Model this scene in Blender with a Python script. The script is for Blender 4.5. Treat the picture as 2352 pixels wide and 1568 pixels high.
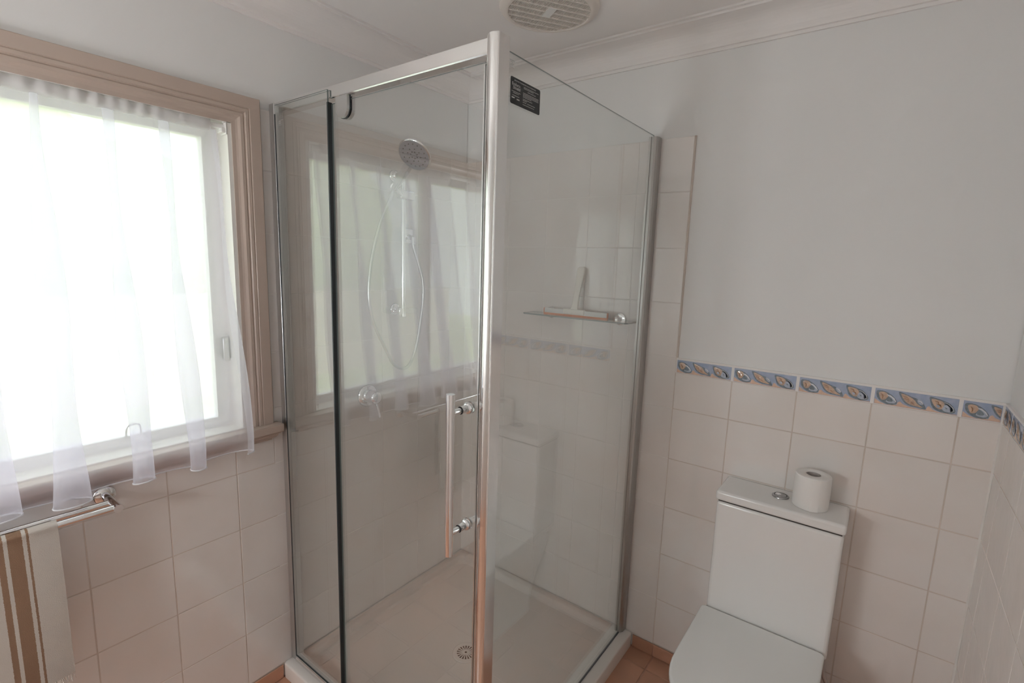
import bpy, bmesh, math, random
from mathutils import Vector, Matrix

# ------------------------------------------------------------------ scene, camera, world, exposure
for o in list(bpy.data.objects):
    bpy.data.objects.remove(o)
sc = bpy.context.scene
COL = sc.collection

cam_data = bpy.data.cameras.new('camera')
cam_data.sensor_fit = 'HORIZONTAL'
cam_data.sensor_width = 36.0
cam_data.lens = 1152.075 * 36.0 / 2352.0
cam_data.clip_start = 0.02
cam = bpy.data.objects.new('camera', cam_data)
COL.objects.link(cam)
_r = Vector((0.80005371, 0.59910540, 0.03141298))
_u = Vector((-0.11885320, 0.10695969, 0.98713400))
_f = Vector((-0.58803739, 0.79349376, -0.15677909))
_m = Matrix((( _r.x, _u.x, -_f.x, 1.65568859),
             ( _r.y, _u.y, -_f.y, -1.83911908),
             ( _r.z, _u.z, -_f.z, 1.57316357),
             (0, 0, 0, 1)))
cam.matrix_world = _m
sc.camera = cam

world = bpy.data.worlds.new('overcast_sky')
sc.world = world
world.use_nodes = True
bg = world.node_tree.nodes['Background']
bg.inputs['Color'].default_value = (0.88, 0.95, 1.0, 1)
bg.inputs['Strength'].default_value = 2.65

# sun standing behind the house: it lights the garden, not the room
sun = bpy.data.lights.new('sun', 'SUN')
sun.energy = 5.0
sun.angle = 0.02
sun.color = (1.0, 0.95, 0.88)
suno = bpy.data.objects.new('sun', sun)
suno.rotation_euler = Vector((-0.62, 0.25, -0.74)).to_track_quat('-Z', 'Y').to_euler()
COL.objects.link(suno)

# light portal in the window opening (guides sky sampling, gives no light of its own)
pl = bpy.data.lights.new('window_portal', 'AREA')
pl.shape = 'RECTANGLE'
pl.size = 1.1
pl.size_y = 0.97
pl.cycles.is_portal = True
plo = bpy.data.objects.new('window_portal', pl)
plo.matrix_world = Matrix(((0, 0, -1, -0.135), (1, 0, 0, -1.6285), (0, -1, 0, 1.485), (0, 0, 0, 1)))
COL.objects.link(plo)

sc.view_settings.view_transform = 'Standard'
sc.view_settings.look = 'None'
sc.view_settings.gamma = 1.0
sc.view_settings.use_curve_mapping = False
sc.view_settings.exposure = 0.12
sc.cycles.use_denoising = True
sc.cycles.use_adaptive_sampling = True
sc.cycles.adaptive_threshold = 0.07
sc.cycles.adaptive_min_samples = 20
sc.cycles.use_light_tree = False
sc.cycles.max_bounces = 12
sc.cycles.diffuse_bounces = 7
sc.cycles.glossy_bounces = 5
sc.cycles.transmission_bounces = 4
sc.cycles.transparent_max_bounces = 28
sc.cycles.sample_clamp_indirect = 6.0
sc.cycles.caustics_reflective = False
sc.cycles.caustics_refractive = False

rng = random.Random(7)
PI = math.pi

# ------------------------------------------------------------------ materials
MAT = {}

def _nodes(name):
    m = bpy.data.materials.new(name)
    m.use_nodes = True
    nt = m.node_tree
    return m, nt, nt.nodes['Principled BSDF']

def mat(name, color, rough=0.5, metal=0.0, coat=0.0, var=0.0, var_scale=6.0, bump=0.0, bump_scale=40.0,
        rand=0.0, spec=0.5, bump_dist=0.002, detail=3.0, var_col=None):
    m, nt, b = _nodes(name)
    c = (color[0], color[1], color[2], 1)
    b.inputs['Base Color'].default_value = c
    b.inputs['Roughness'].default_value = rough
    b.inputs['Metallic'].default_value = metal
    b.inputs['Specular IOR Level'].default_value = spec
    if coat:
        b.inputs['Coat Weight'].default_value = coat
        b.inputs['Coat Roughness'].default_value = 0.05
    tc = nt.nodes.new('ShaderNodeTexCoord')
    geo = nt.nodes.new('ShaderNodeNewGeometry')
    last = None
    if var > 0:
        nz = nt.nodes.new('ShaderNodeTexNoise')
        nz.inputs['Scale'].default_value = var_scale
        nz.inputs['Detail'].default_value = detail
        nt.links.new(geo.outputs['Position'], nz.inputs['Vector'])
        mx = nt.nodes.new('ShaderNodeMix')
        mx.data_type = 'RGBA'
        v2 = var_col if var_col else tuple(max(0, k * (1 - var)) for k in color)
        mx.inputs['A'].default_value = c
        mx.inputs['B'].default_value = (v2[0], v2[1], v2[2], 1)
        ramp = nt.nodes.new('ShaderNodeMapRange')
        ramp.inputs['From Min'].default_value = 0.35
        ramp.inputs['From Max'].default_value = 0.65
        nt.links.new(nz.outputs['Fac'], ramp.inputs['Value'])
        nt.links.new(ramp.outputs['Result'], mx.inputs['Factor'])
        last = mx.outputs['Result']
    if rand > 0:
        oi = nt.nodes.new('ShaderNodeObjectInfo')
        hs = nt.nodes.new('ShaderNodeHueSaturation')
        mr = nt.nodes.new('ShaderNodeMapRange')
        mr.inputs['To Min'].default_value = 1 - rand
        mr.inputs['To Max'].default_value = 1 + rand * 0.3
        nt.links.new(oi.outputs['Random'], mr.inputs['Value'])
        nt.links.new(mr.outputs['Result'], hs.inputs['Value'])
        if last is not None:
            nt.links.new(last, hs.inputs['Color'])
        else:
            hs.inputs['Color'].default_value = c
        last = hs.outputs['Color']
    if last is not None:
        nt.links.new(last, b.inputs['Base Color'])
    if bump > 0:
        nb = nt.nodes.new('ShaderNodeTexNoise')
        nb.inputs['Scale'].default_value = bump_scale
        nb.inputs['Detail'].default_value = 2.0
        nt.links.new(geo.outputs['Position'], nb.inputs['Vector'])
        bp = nt.nodes.new('ShaderNodeBump')
        bp.inputs['Strength'].default_value = bump
        bp.inputs['Distance'].default_value = bump_dist
        nt.links.new(nb.outputs['Fac'], bp.inputs['Height'])
        nt.links.new(bp.outputs['Normal'], b.inputs['Normal'])
    MAT[name] = m
    return m

mat('wall_paint', (0.805, 0.800, 0.792), 0.55, var=0.03, var_scale=1.5, bump=0.15, bump_scale=260, bump_dist=0.0006, spec=0.3)
mat('ceiling_paint', (0.89, 0.865, 0.855), 0.7, var=0.02, var_scale=1.2, spec=0.2)
mat('cornice_paint', (0.83, 0.80, 0.785), 0.6, spec=0.25)
mat('wall_tile', (0.815, 0.780, 0.755), 0.07, var=0.05, var_scale=5.0, bump=0.30, bump_scale=13, bump_dist=0.0022, rand=0.03,
    var_col=(0.795, 0.745, 0.710), spec=1.0)
mat('wall_grout_white', (0.80, 0.765, 0.735), 0.8, var=0.05, var_scale=9)
mat('wall_grout', (0.67, 0.585, 0.525), 0.85, var=0.12, var_scale=9)
mat('floor_tile', (0.58, 0.31, 0.205), 0.28, var=0.3, var_scale=4.5, bump=0.2, bump_scale=30, rand=0.15, var_col=(0.46, 0.26, 0.18))
mat('floor_grout', (0.58, 0.34, 0.25), 0.9, var=0.2, var_scale=20)
mat('trim_paint', (0.50, 0.405, 0.345), 0.38, var=0.03, var_scale=3, spec=0.4)
mat('reveal_paint', (0.82, 0.80, 0.76), 0.45)
mat('sash_aluminium', (0.84, 0.83, 0.83), 0.4)
mat('chrome', (0.86, 0.86, 0.87), 0.06, metal=1.0)
mat('channel_silver', (0.50, 0.485, 0.47), 0.36, metal=1.0)
mat('button_silver', (0.42, 0.42, 0.43), 0.18, metal=1.0)
mat('channel_white', (0.76, 0.755, 0.74), 0.3)
mat('bright_silver', (0.84, 0.835, 0.825), 0.14, metal=1.0)
mat('satin_silver', (0.62, 0.615, 0.61), 0.30, metal=1.0)
mat('rubber_seal', (0.022, 0.028, 0.032), 0.4)
mat('grey_nozzle', (0.12, 0.12, 0.13), 0.45)
mat('shower_face', (0.30, 0.30, 0.335), 0.25)
mat('acrylic_white', (0.80, 0.76, 0.72), 0.22, var=0.02, var_scale=3)
mat('ceramic_white', (0.80, 0.785, 0.77), 0.10, spec=0.5)
mat('seat_white', (0.80, 0.80, 0.785), 0.2)
mat('shadow_gap', (0.06, 0.05, 0.045), 0.8)
mat('paper_white', (0.84, 0.815, 0.79), 0.95, bump=0.25, bump_scale=500, bump_dist=0.0005, spec=0.1)
mat('cardboard', (0.50, 0.46, 0.44), 0.95)
mat('fan_cream', (0.78, 0.72, 0.67), 0.45)
mat('fan_dark', (0.13, 0.105, 0.095), 0.8)
mat('white_plastic', (0.82, 0.81, 0.79), 0.35)
mat('cream_plastic', (0.83, 0.80, 0.74), 0.4)
mat('orange_rubber', (0.72, 0.22, 0.07), 0.5)
mat('drain_dark', (0.04, 0.035, 0.03), 0.8)
mat('tile_blue', (0.34, 0.41, 0.56), 0.12, var=0.25, var_scale=60, var_col=(0.42, 0.47, 0.60))
mat('tile_sand', (0.76, 0.54, 0.42), 0.12, var=0.15, var_scale=90)
mat('shell_outline', (0.24, 0.285, 0.325), 0.15, var=0.3, var_scale=150)
mat('shell_peach', (0.66, 0.475, 0.355), 0.12, var=0.3, var_scale=120, var_col=(0.50, 0.37, 0.30))
mat('shell_pale', (0.50, 0.55, 0.65), 0.12, var=0.2, var_scale=160)
mat('shell_brown', (0.40, 0.24, 0.15), 0.2)
mat('shell_white', (0.80, 0.81, 0.84), 0.12)
mat('sticker_dark', (0.028, 0.032, 0.034), 0.45)
mat('sticker_ink', (0.55, 0.55, 0.55), 0.6)
mat('etched_ink', (0.42, 0.41, 0.40), 0.8)
mat('lawn_green', (0.41, 0.49, 0.21), 0.9, var=0.3, var_scale=3)
mat('bush_green', (0.36, 0.44, 0.19), 0.8, var=0.4, var_scale=5)
mat('fence_beige', (0.62, 0.50, 0.44), 0.9, var=0.1, var_scale=2)
mat('door_white', (0.78, 0.76, 0.73), 0.4)
mat('tassel_brown', (0.30, 0.17, 0.10), 0.95)

def schlick_glass(name, tint, edge=False, rough=0.0):
    """thin architectural glass: clear transmission and a mirror reflection that grows towards grazing angles"""
    m = bpy.data.materials.new(name)
    m.use_nodes = True
    nt = m.node_tree
    nt.nodes.clear()
    out = nt.nodes.new('ShaderNodeOutputMaterial')
    tr = nt.nodes.new('ShaderNodeBsdfTransparent')
    tr.inputs['Color'].default_value = (*tint, 1)
    gl = nt.nodes.new('ShaderNodeBsdfGlossy')
    gl.inputs['Roughness'].default_value = rough
    gl.inputs['Color'].default_value = (1, 1, 1, 1)
    lw = nt.nodes.new('ShaderNodeLayerWeight')
    lw.inputs['Blend'].default_value = 0.5
    pw = nt.nodes.new('ShaderNodeMath'); pw.operation = 'POWER'
    pw.inputs[1].default_value = 5.0
    ml = nt.nodes.new('ShaderNodeMath'); ml.operation = 'MULTIPLY_ADD'
    ml.inputs[1].default_value = 0.88
    ml.inputs[2].default_value = 0.12
    mx = nt.nodes.new('ShaderNodeMixShader')
    nt.links.new(lw.outputs['Facing'], pw.inputs[0])
    nt.links.new(pw.outputs[0], ml.inputs[0])
    nt.links.new(ml.outputs[0], mx.inputs['Fac'])
    nt.links.new(tr.outputs[0], mx.inputs[1])
    nt.links.new(gl.outputs[0], mx.inputs[2])
    nt.links.new(mx.outputs[0], out.inputs['Surface'])
    MAT[name] = m
    return m

schlick_glass('clear_glass', (0.965, 0.975, 0.97))
mat('glass_edge', (0.22, 0.27, 0.27), 0.15)

def mix3(name, tcol, tfac, dcol, scol, sfac, bump=0.0, bump_scale=60.0, glossy=0.04, grough=0.25, thread=0.0):
    """thin sheet: part see-through, part scattering forward (translucent) and back (diffuse)"""
    m = bpy.data.materials.new(name)
    m.use_nodes = True
    nt = m.node_tree
    nt.nodes.clear()
    out = nt.nodes.new('ShaderNodeOutputMaterial')
    tr = nt.nodes.new('ShaderNodeBsdfTransparent'); tr.inputs['Color'].default_value = (*tcol, 1)
    tl = nt.nodes.new('ShaderNodeBsdfTranslucent'); tl.inputs['Color'].default_value = (*scol, 1)
    df = nt.nodes.new('ShaderNodeBsdfDiffuse'); df.inputs['Color'].default_value = (*dcol, 1)
    gl = nt.nodes.new('ShaderNodeBsdfGlossy'); gl.inputs['Roughness'].default_value = grough
    a = nt.nodes.new('ShaderNodeMixShader'); a.inputs['Fac'].default_value = sfac
    nt.links.new(df.outputs[0], a.inputs[1]); nt.links.new(tl.outputs[0], a.inputs[2])
    b = nt.nodes.new('ShaderNodeMixShader'); b.inputs['Fac'].default_value = tfac
    nt.links.new(a.outputs[0], b.inputs[1]); nt.links.new(tr.outputs[0], b.inputs[2])
    c = nt.nodes.new('ShaderNodeMixShader'); c.inputs['Fac'].default_value = glossy
    nt.links.new(b.outputs[0], c.inputs[1]); nt.links.new(gl.outputs[0], c.inputs[2])
    nt.links.new(c.outputs[0], out.inputs['Surface'])
    if bump:
        geo = nt.nodes.new('ShaderNodeNewGeometry')
        nz = nt.nodes.new('ShaderNodeTexVoronoi'); nz.inputs['Scale'].default_value = bump_scale
        nt.links.new(geo.outputs['Position'], nz.inputs['Vector'])
        bp = nt.nodes.new('ShaderNodeBump'); bp.inputs['Strength'].default_value = bump
        bp.inputs['Distance'].default_value = 0.003
        nt.links.new(nz.outputs['Distance'], bp.inputs['Height'])
        nt.links.new(bp.outputs[0], tl.inputs['Normal']); nt.links.new(bp.outputs[0], gl.inputs['Normal'])
    MAT[name] = m
    return m

mix3('frosted_pane', (0.98, 0.99, 1.0), 0.50, (0.6, 0.6, 0.6), (0.97, 0.975, 0.99), 0.92, bump=0.6, bump_scale=110, glossy=0.05)
mix3('voile', (0.965, 0.96, 1.0), 0.62, (0.93, 0.91, 0.95), (0.97, 0.96, 1.0), 0.74, glossy=0.0)
mix3('voile_gather', (0.97, 0.97, 1.0), 0.22, (0.84, 0.82, 0.82), (0.80, 0.79, 0.78), 0.35, glossy=0.0)
mix3('voile_hem', (1, 1, 1), 0.10, (0.86, 0.86, 0.87), (0.86, 0.86, 0.88), 0.45, glossy=0.0)

def towel_material():
    m, nt, b = _nodes('towel_cloth')
    b.inputs['Roughness'].default_value = 0.95
    b.inputs['Specular IOR Level'].default_value = 0.1
    geo = nt.nodes.new('ShaderNodeNewGeometry')
    sep = nt.nodes.new('ShaderNodeSeparateXYZ')
    nt.links.new(geo.outputs['Position'], sep.inputs[0])
    # distance from the right-hand selvedge at y = -1.583, with a ragged woven edge
    nz = nt.nodes.new('ShaderNodeTexNoise'); nz.inputs['Scale'].default_value = 420
    nt.links.new(geo.outputs['Position'], nz.inputs['Vector'])
    wob = nt.nodes.new('ShaderNodeMath'); wob.operation = 'MULTIPLY_ADD'
    wob.inputs[1].default_value = 0.003
    nt.links.new(nz.outputs['Fac'], wob.inputs[0])
    neg = nt.nodes.new('ShaderNodeMath'); neg.operation = 'MULTIPLY_ADD'
    neg.inputs[1].default_value = -1.0
    neg.inputs[2].default_value = -1.583 - 0.0015
    nt.links.new(sep.outputs['Y'], neg.inputs[0])
    nt.links.new(neg.outputs[0], wob.inputs[2])
    total = None
    for lo, hi in ((0.052, 0.0565), (0.0635, 0.0885), (0.0955, 0.1065), (0.262, 0.273), (0.280, 0.305), (0.312, 0.3165)):
        g = nt.nodes.new('ShaderNodeMath'); g.operation = 'COMPARE'
        g.inputs[1].default_value = (lo + hi) / 2
        g.inputs[2].default_value = (hi - lo) / 2
        nt.links.new(wob.outputs[0], g.inputs[0])
        if total is None:
            total = g
        else:
            a = nt.nodes.new('ShaderNodeMath'); a.operation = 'ADD'
            nt.links.new(total.outputs[0], a.inputs[0]); nt.links.new(g.outputs[0], a.inputs[1])
            total = a
    mx = nt.nodes.new('ShaderNodeMix'); mx.data_type = 'RGBA'
    n2 = nt.nodes.new('ShaderNodeTexNoise'); n2.inputs['Scale'].default_value = 14
    nt.links.new(geo.outputs['Position'], n2.inputs['Vector'])
    base = nt.nodes.new('ShaderNodeMix'); base.data_type = 'RGBA'
    base.inputs['A'].default_value = (0.50, 0.45, 0.395, 1)
    base.inputs['B'].default_value = (0.45, 0.41, 0.375, 1)
    nt.links.new(n2.outputs['Fac'], base.inputs['Factor'])
    nt.links.new(base.outputs['Result'], mx.inputs['A'])
    mx.inputs['B'].default_value = (0.235, 0.145, 0.095, 1)
    nt.links.new(total.outputs[0], mx.inputs['Factor'])
    nt.links.new(mx.outputs['Result'], b.inputs['Base Color'])
    bp = nt.nodes.new('ShaderNodeBump'); bp.inputs['Strength'].default_value = 0.5
    bp.inputs['Distance'].default_value = 0.0015
    n3 = nt.nodes.new('ShaderNodeTexNoise'); n3.inputs['Scale'].default_value = 700
    nt.links.new(geo.outputs['Position'], n3.inputs['Vector'])
    nt.links.new(n3.outputs['Fac'], bp.inputs['Height'])
    nt.links.new(bp.outputs[0], b.inputs['Normal'])
    MAT['towel_cloth'] = m
towel_material()
mat('towel_thread', (0.60, 0.55, 0.50), 0.95)

# ------------------------------------------------------------------ mesh helpers
class MB:
    """collects geometry; build() links it as ONE mesh object"""
    def __init__(self):
        self.v = []; self.f = []; self.s = []; self.mi = []
    def add(self, vs, fs, smooth=False, mi=0):
        k = len(self.v)
        self.v.extend([tuple(p) for p in vs])
        for f in fs:
            self.f.append(tuple(i + k for i in f)); self.s.append(smooth); self.mi.append(mi)
        return self
    def box(self, x0, x1, y0, y1, z0, z1, mi=0):
        vs = [(x0, y0, z0), (x1, y0, z0), (x1, y1, z0), (x0, y1, z0), (x0, y0, z1), (x1, y0, z1), (x1, y1, z1), (x0, y1, z1)]
        fs = [(0, 3, 2, 1), (4, 5, 6, 7), (0, 1, 5, 4), (1, 2, 6, 5), (2, 3, 7, 6), (3, 0, 4, 7)]
        return self.add(vs, fs, False, mi)
    def rbox(self, x0, x1, y0, y1, z0, z1, r=0.005, seg=3, mi=0):
        bm = bmesh.new()
        bmesh.ops.create_cube(bm, size=1.0)
        for v in bm.verts:
            v.co = Vector(((x0 + x1) / 2 + v.co.x * (x1 - x0), (y0 + y1) / 2 + v.co.y * (y1 - y0), (z0 + z1) / 2 + v.co.z * (z1 - z0)))
        bmesh.ops.bevel(bm, geom=bm.edges[:], offset=r, segments=seg, profile=0.5, affect='EDGES')
        bm.verts.index_update()
        bm.normal_update()
        k = len(self.v)
        self.v.extend([tuple(v.co) for v in bm.verts])
        for f in bm.faces:
            self.f.append(tuple(v.index + k for v in f.verts))
            n = f.normal
            flat = max(abs(n.x), abs(n.y), abs(n.z)) > 0.9999
            self.s.append(not flat); self.mi.append(mi)
        bm.free()
        return self
    def tube(self, pts, r, seg=12, cap=True, mi=0, closed=False):
        pts = [Vector(p) for p in pts]
        n = len(pts)
        rr = r if isinstance(r, (list, tuple)) else [r] * n
        tang = []
        for i in range(n):
            a = pts[max(i - 1, 0)]; b = pts[min(i + 1, n - 1)]
            tang.append((b - a).normalized())
        t0 = tang[0]
        nrm = t0.orthogonal().normalized()
        vs = []
        for i in range(n):
            t = tang[i]
            nrm = (nrm - t * nrm.dot(t)).normalized()
            bn = t.cross(nrm)
            for j in range(seg):
                a = 2 * PI * j / seg
                vs.append(pts[i] + (nrm * math.cos(a) + bn * math.sin(a)) * rr[i])
        fs = []
        for i in range(n - 1):
            for j in range(seg):
                j2 = (j + 1) % seg
                fs.append((i * seg + j, i * seg + j2, (i + 1) * seg + j2, (i + 1) * seg + j))
        self.add(vs, fs, True, mi)
        if cap:
            self.add(vs[:seg], [tuple(range(seg - 1, -1, -1))], False, mi)
            self.add(vs[-seg:], [tuple(range(seg))], False, mi)
        return self
    def cyl(self, p0, p1, r, seg=24, r1=None, mi=0, cap=True):
        return self.tube([p0, p1], [r, r if r1 is None else r1], seg, cap, mi)
    def lathe(self, prof, M, seg=32, mi=0, smooth=True, split=True):
        """prof: (radius, height) pairs revolved about local z of matrix M"""
        segs = [(prof[i], prof[i + 1]) for i in range(len(prof) - 1)]
        for (a, b) in segs:
            vs = []
            for (r, h) in (a, b):
                for j in range(seg):
                    t = 2 * PI * j / seg
                    vs.append(M @ Vector((r * math.cos(t), r * math.sin(t), h)))
            fs = [(j, (j + 1) % seg, seg + (j + 1) % seg, seg + j) for j in range(seg)]
            self.add(vs, fs, smooth, mi)
        return self
    def slathe(self, prof, M, seg=32, mi=0):
        """smooth lathe with shared vertices"""
        vs = []
        for (r, h) in prof:
            for j in range(seg):
                t = 2 * PI * j / seg
                vs.append(M @ Vector((r * math.cos(t), r * math.sin(t), h)))
        fs = []
        for i in range(len(prof) - 1):
            for j in range(seg):
                fs.append((i * seg + j, i * seg + (j + 1) % seg, (i + 1) * seg + (j + 1) % seg, (i + 1) * seg + j))
        return self.add(vs, fs, True, mi)
    def prism(self, poly, M, depth, mi=0, smooth_side=False):
        """poly: 2-D outline (ccw) in the local xy plane of M, pushed out along +z by depth"""
        n = len(poly)
        lo = [M @ Vector((a, b, 0)) for a, b in poly]
        hi = [M @ Vector((a, b, depth)) for a, b in poly]
        self.add(lo, [tuple(range(n - 1, -1, -1))], False, mi)
        self.add(hi, [tuple(range(n))], False, mi)
        self.add(lo + hi, [(i, (i + 1) % n, n + (i + 1) % n, n + i) for i in range(n)], smooth_side, mi)
        return self
    def grid(self, rows, smooth=True, mi=0, closed=False):
        """rows: list of equally long point lists"""
        nu = len(rows[0]); vs = [p for row in rows for p in row]
        fs = []
        for i in range(len(rows) - 1):
            for j in range(nu if closed else nu - 1):
                j2 = (j + 1) % nu
                fs.append((i * nu + j, i * nu + j2, (i + 1) * nu + j2, (i + 1) * nu + j))
        return self.add(vs, fs, smooth, mi)
    def mesh(self, name, mats):
        me = bpy.data.meshes.new(name)
        me.from_pydata(self.v, [], self.f)
        me.polygons.foreach_set('use_smooth', self.s)
        me.polygons.foreach_set('material_index', self.mi)
        for mm in (mats if isinstance(mats, (list, tuple)) else [mats]):
            me.materials.append(MAT[mm])
        me.update()
        return me
    def build(self, name, mats, parent=None, label=None):
        return link(name, self.mesh(name, mats), parent, label)

def link(name, me, parent=None, label=None):
    o = bpy.data.objects.new(name, me)
    COL.objects.link(o)
    if parent is not None:
        o.parent = parent
        o.matrix_parent_inverse = parent_world(parent).inverted()
    if label:
        o['label'] = label
    return o

def parent_world(o):
    m = o.matrix_basis.copy()
    if o.parent:
        m = parent_world(o.parent) @ o.matrix_parent_inverse @ m
    return m

def tag(o, label, cat, group=None, kind=None):
    o['label'] = label
    o['category'] = cat
    if group: o['group'] = group
    if kind: o['kind'] = kind
    return o

def thing(name, loc, label, cat, group=None, kind=None):
    o = bpy.data.objects.new(name, None)
    o.empty_display_size = 0.05
    o.location = loc
    COL.objects.link(o)
    return tag(o, label, cat, group, kind)

def frame(origin, zdir, xdir=None):
    z = Vector(zdir).normalized()
    x = Vector(xdir) if xdir is not None else z.orthogonal()
    x = (x - z * x.dot(z)).normalized()
    y = z.cross(x)
    o = Vector(origin)
    return Matrix(((x.x, y.x, z.x, o.x), (x.y, y.y, z.y, o.y), (x.z, y.z, z.z, o.z), (0, 0, 0, 1)))

def smooth_path(pts, n=8):
    """Catmull-Rom through pts"""
    P = [Vector(p) for p in pts]
    P = [P[0] * 2 - P[1]] + P + [P[-1] * 2 - P[-2]]
    out = []
    for i in range(1, len(P) - 2):
        p0, p1, p2, p3 = P[i - 1:i + 3]
        for k in range(n):
            t = k / n
            out.append(0.5 * ((2 * p1) + (p2 - p0) * t + (2 * p0 - 5 * p1 + 4 * p2 - p3) * t * t + (3 * p1 - p0 - 3 * p2 + p3) * t ** 3))
    out.append(P[-2])
    return out

# ------------------------------------------------------------------ room dimensions
XW = 1.945          # right wall, tile face
YF = -2.75          # front wall, behind the camera
ZC = 2.38           # ceiling
X0 = 1.0563         # end of the tall shower tiling on the back wall
YL0 = -1.112        # one vertical tile joint on the left wall
TH = 0.1981         # tile pitch, vertical
TW = 0.2            # tile pitch, horizontal
Z6 = 0.055          # top of the skirting tiles
ZBB, ZBT = 1.1849, 1.2357   # border strip
ZTT = 2.026         # top of the shower tiling
REC = 0.006         # tiles stand proud of the paint by this much
GAP = 0.0034
W_Y0, W_Y1 = -2.185, -1.072  # window opening
W_Z0, W_Z1 = 0.985, 1.973

# ------------------------------------------------------------------ setting: walls, ceiling, floor
fl = MB().box(-0.1, XW + 0.1, YF - 0.1, 0.1, -0.12, -0.0025).build('floor', 'floor_grout')
tag(fl, 'terracotta tiled bathroom floor', 'floor', kind='structure')
ce = MB().box(-0.12, XW + 0.12, YF - 0.12, 0.12, ZC, ZC + 0.1).build('ceiling', 'ceiling_paint')
tag(ce, 'plain off white painted ceiling', 'ceiling', kind='structure')
wb = MB().box(-0.12, XW + 0.12, REC, 0.12, -0.12, ZC).build('wall_back', 'wall_paint')
tag(wb, 'off white painted wall with cream tiles behind the toilet', 'wall', kind='structure')
wr = MB().box(XW + REC, XW + 0.12, YF, 0.0, -0.12, ZC).build('wall_right', 'wall_paint')
tag(wr, 'off white painted wall at the right edge, tiled below a blue border', 'wall', kind='structure')
wl = MB()
wl.box(-0.126, -REC, YF, W_Y0, -0.12, ZC)
wl.box(-0.126, -REC, W_Y1, 0.0, -0.12, ZC)
wl.box(-0.126, -REC, W_Y0, W_Y1, -0.12, W_Z0)
wl.box(-0.126, -REC, W_Y0, W_Y1, W_Z1, ZC)
wl = wl.build('wall_left', 'wall_paint')
tag(wl, 'off white painted wall with the window, cream tiles below', 'wall', kind='structure')
wf = MB()
wf.box(-0.12, 0.95, YF - 0.12, YF, -0.12, ZC)
wf.box(1.75, XW + 0.12, YF - 0.12, YF, -0.12, ZC)
wf.box(0.95, 1.75, YF - 0.12, YF, 2.04, ZC)
wf = wf.build('wall_front', 'wall_paint')
tag(wf, 'off white painted wall opposite the toilet', 'wall', kind='structure')
dr = MB().box(0.95, 1.75, YF - 0.06, YF - 0.02, 0.0, 2.04).build('door_1', 'door_white')
tag(dr, 'white painted bathroom door', 'door', kind='structure')
MB().cyl((1.02, YF - 0.02, 1.0), (1.02, YF + 0.035, 1.0), 0.012).cyl((1.02, YF + 0.035, 1.0), (1.13, YF + 0.035, 1.0), 0.009).build('door_handle', 'chrome', dr)

# cornices, one moulded length per wall with mitred ends
CPROF = [(0.0, 2.286), (0.007, 2.286), (0.009, 2.295), (0.015, 2.2965), (0.0165, 2.304)]
for k in range(1, 9):
    a = k / 9 * PI / 2
    CPROF.append((0.0165 + 0.058 * (1 - math.cos(a)), 2.304 + 0.058 * math.sin(a)))
CPROF += [(0.0765, 2.364), (0.085, 2.3655), (0.086, 2.372), (0.095, 2.3735), (0.095, ZC)]

def cornice(name, axis, label):
    m = MB()
    for (d0, z0), (d1, z1) in zip(CPROF[:-1], CPROF[1:]):
        q = []
        for d, z in ((d0, z0), (d1, z1)):
            e = d - REC
            if axis == 'back': q += [(e, -e, z), (XW - e, -e, z)]
            if axis == 'front': q += [(XW - e, YF + d, z), (e, YF + d, z)]
            if axis == 'left': q += [(e, YF + d, z), (e, -e, z)]
            if axis == 'right': q += [(XW - e, -e, z), (XW - e, YF + d, z)]
        m.add(q, [(0, 1, 3, 2)], False)
    return tag(m.build(name, 'cornice_paint'), label, 'cornice', kind='structure')
cornice('trim_1', 'back', 'white coved cornice above the toilet wall')
cornice('trim_2', 'left', 'white coved cornice above the window wall')
cornice('trim_3', 'right', 'white coved cornice above the right wall')
cornice('trim_4', 'front', 'white coved cornice above the door wall')

# ------------------------------------------------------------------ tiles
_tiles = {}
def tile_mesh(w, h, material, t=REC, c=0.0005):
    key = (round(w, 4), round(h, 4), material)
    if key not in _tiles:
        m = MB()
        a, b = w / 2, h / 2
        lo = [(-a, -b, -t), (a, -b, -t), (a, b, -t), (-a, b, -t)]
        md = [(-a, -b, -c), (a, -b, -c), (a, b, -c), (-a, b, -c)]
        tp = [(-a + c, -b + c, 0), (a - c, -b + c, 0), (a - c, b - c, 0), (-a + c, b - c, 0)]
        m.add(lo + md + tp, [(i, (i + 1) % 4, 4 + (i + 1) % 4, 4 + i) for i in range(4)] +
              [(4 + i, 4 + (i + 1) % 4, 8 + (i + 1) % 4, 8 + i) for i in range(4)] + [(8, 9, 10, 11)])
        _tiles[key] = m.mesh('tile', material)
    return _tiles[key]

FR = {'back': ((1, 0, 0), (0, 0, 1), (0, -1, 0)), 'left': ((0, 1, 0), (0, 0, 1), (1, 0, 0)),
      'right': ((0, -1, 0), (0, 0, 1), (-1, 0, 0)), 'floor': ((1, 0, 0), (0, 1, 0), (0, 0, 1))}
def wall_frame(wall, u, v, off=0.0):
    """matrix with its origin on the tile face of a wall at horizontal position u and height v"""
    X, Y, Z = (Vector(k) for k in FR[wall])
    if wall == 'back': o = Vector((u, 0, v))
    elif wall == 'left': o = Vector((0, u, v))
    elif wall == 'right': o = Vector((XW, u, v))
    else: o = Vector((u, v, 0))
    o = o + Z * off
    return Matrix(((X.x, Y.x, Z.x, o.x), (X.y, Y.y, Z.y, o.y), (X.z, Y.z, Z.z, o.z), (0, 0, 0, 1)))

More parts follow.
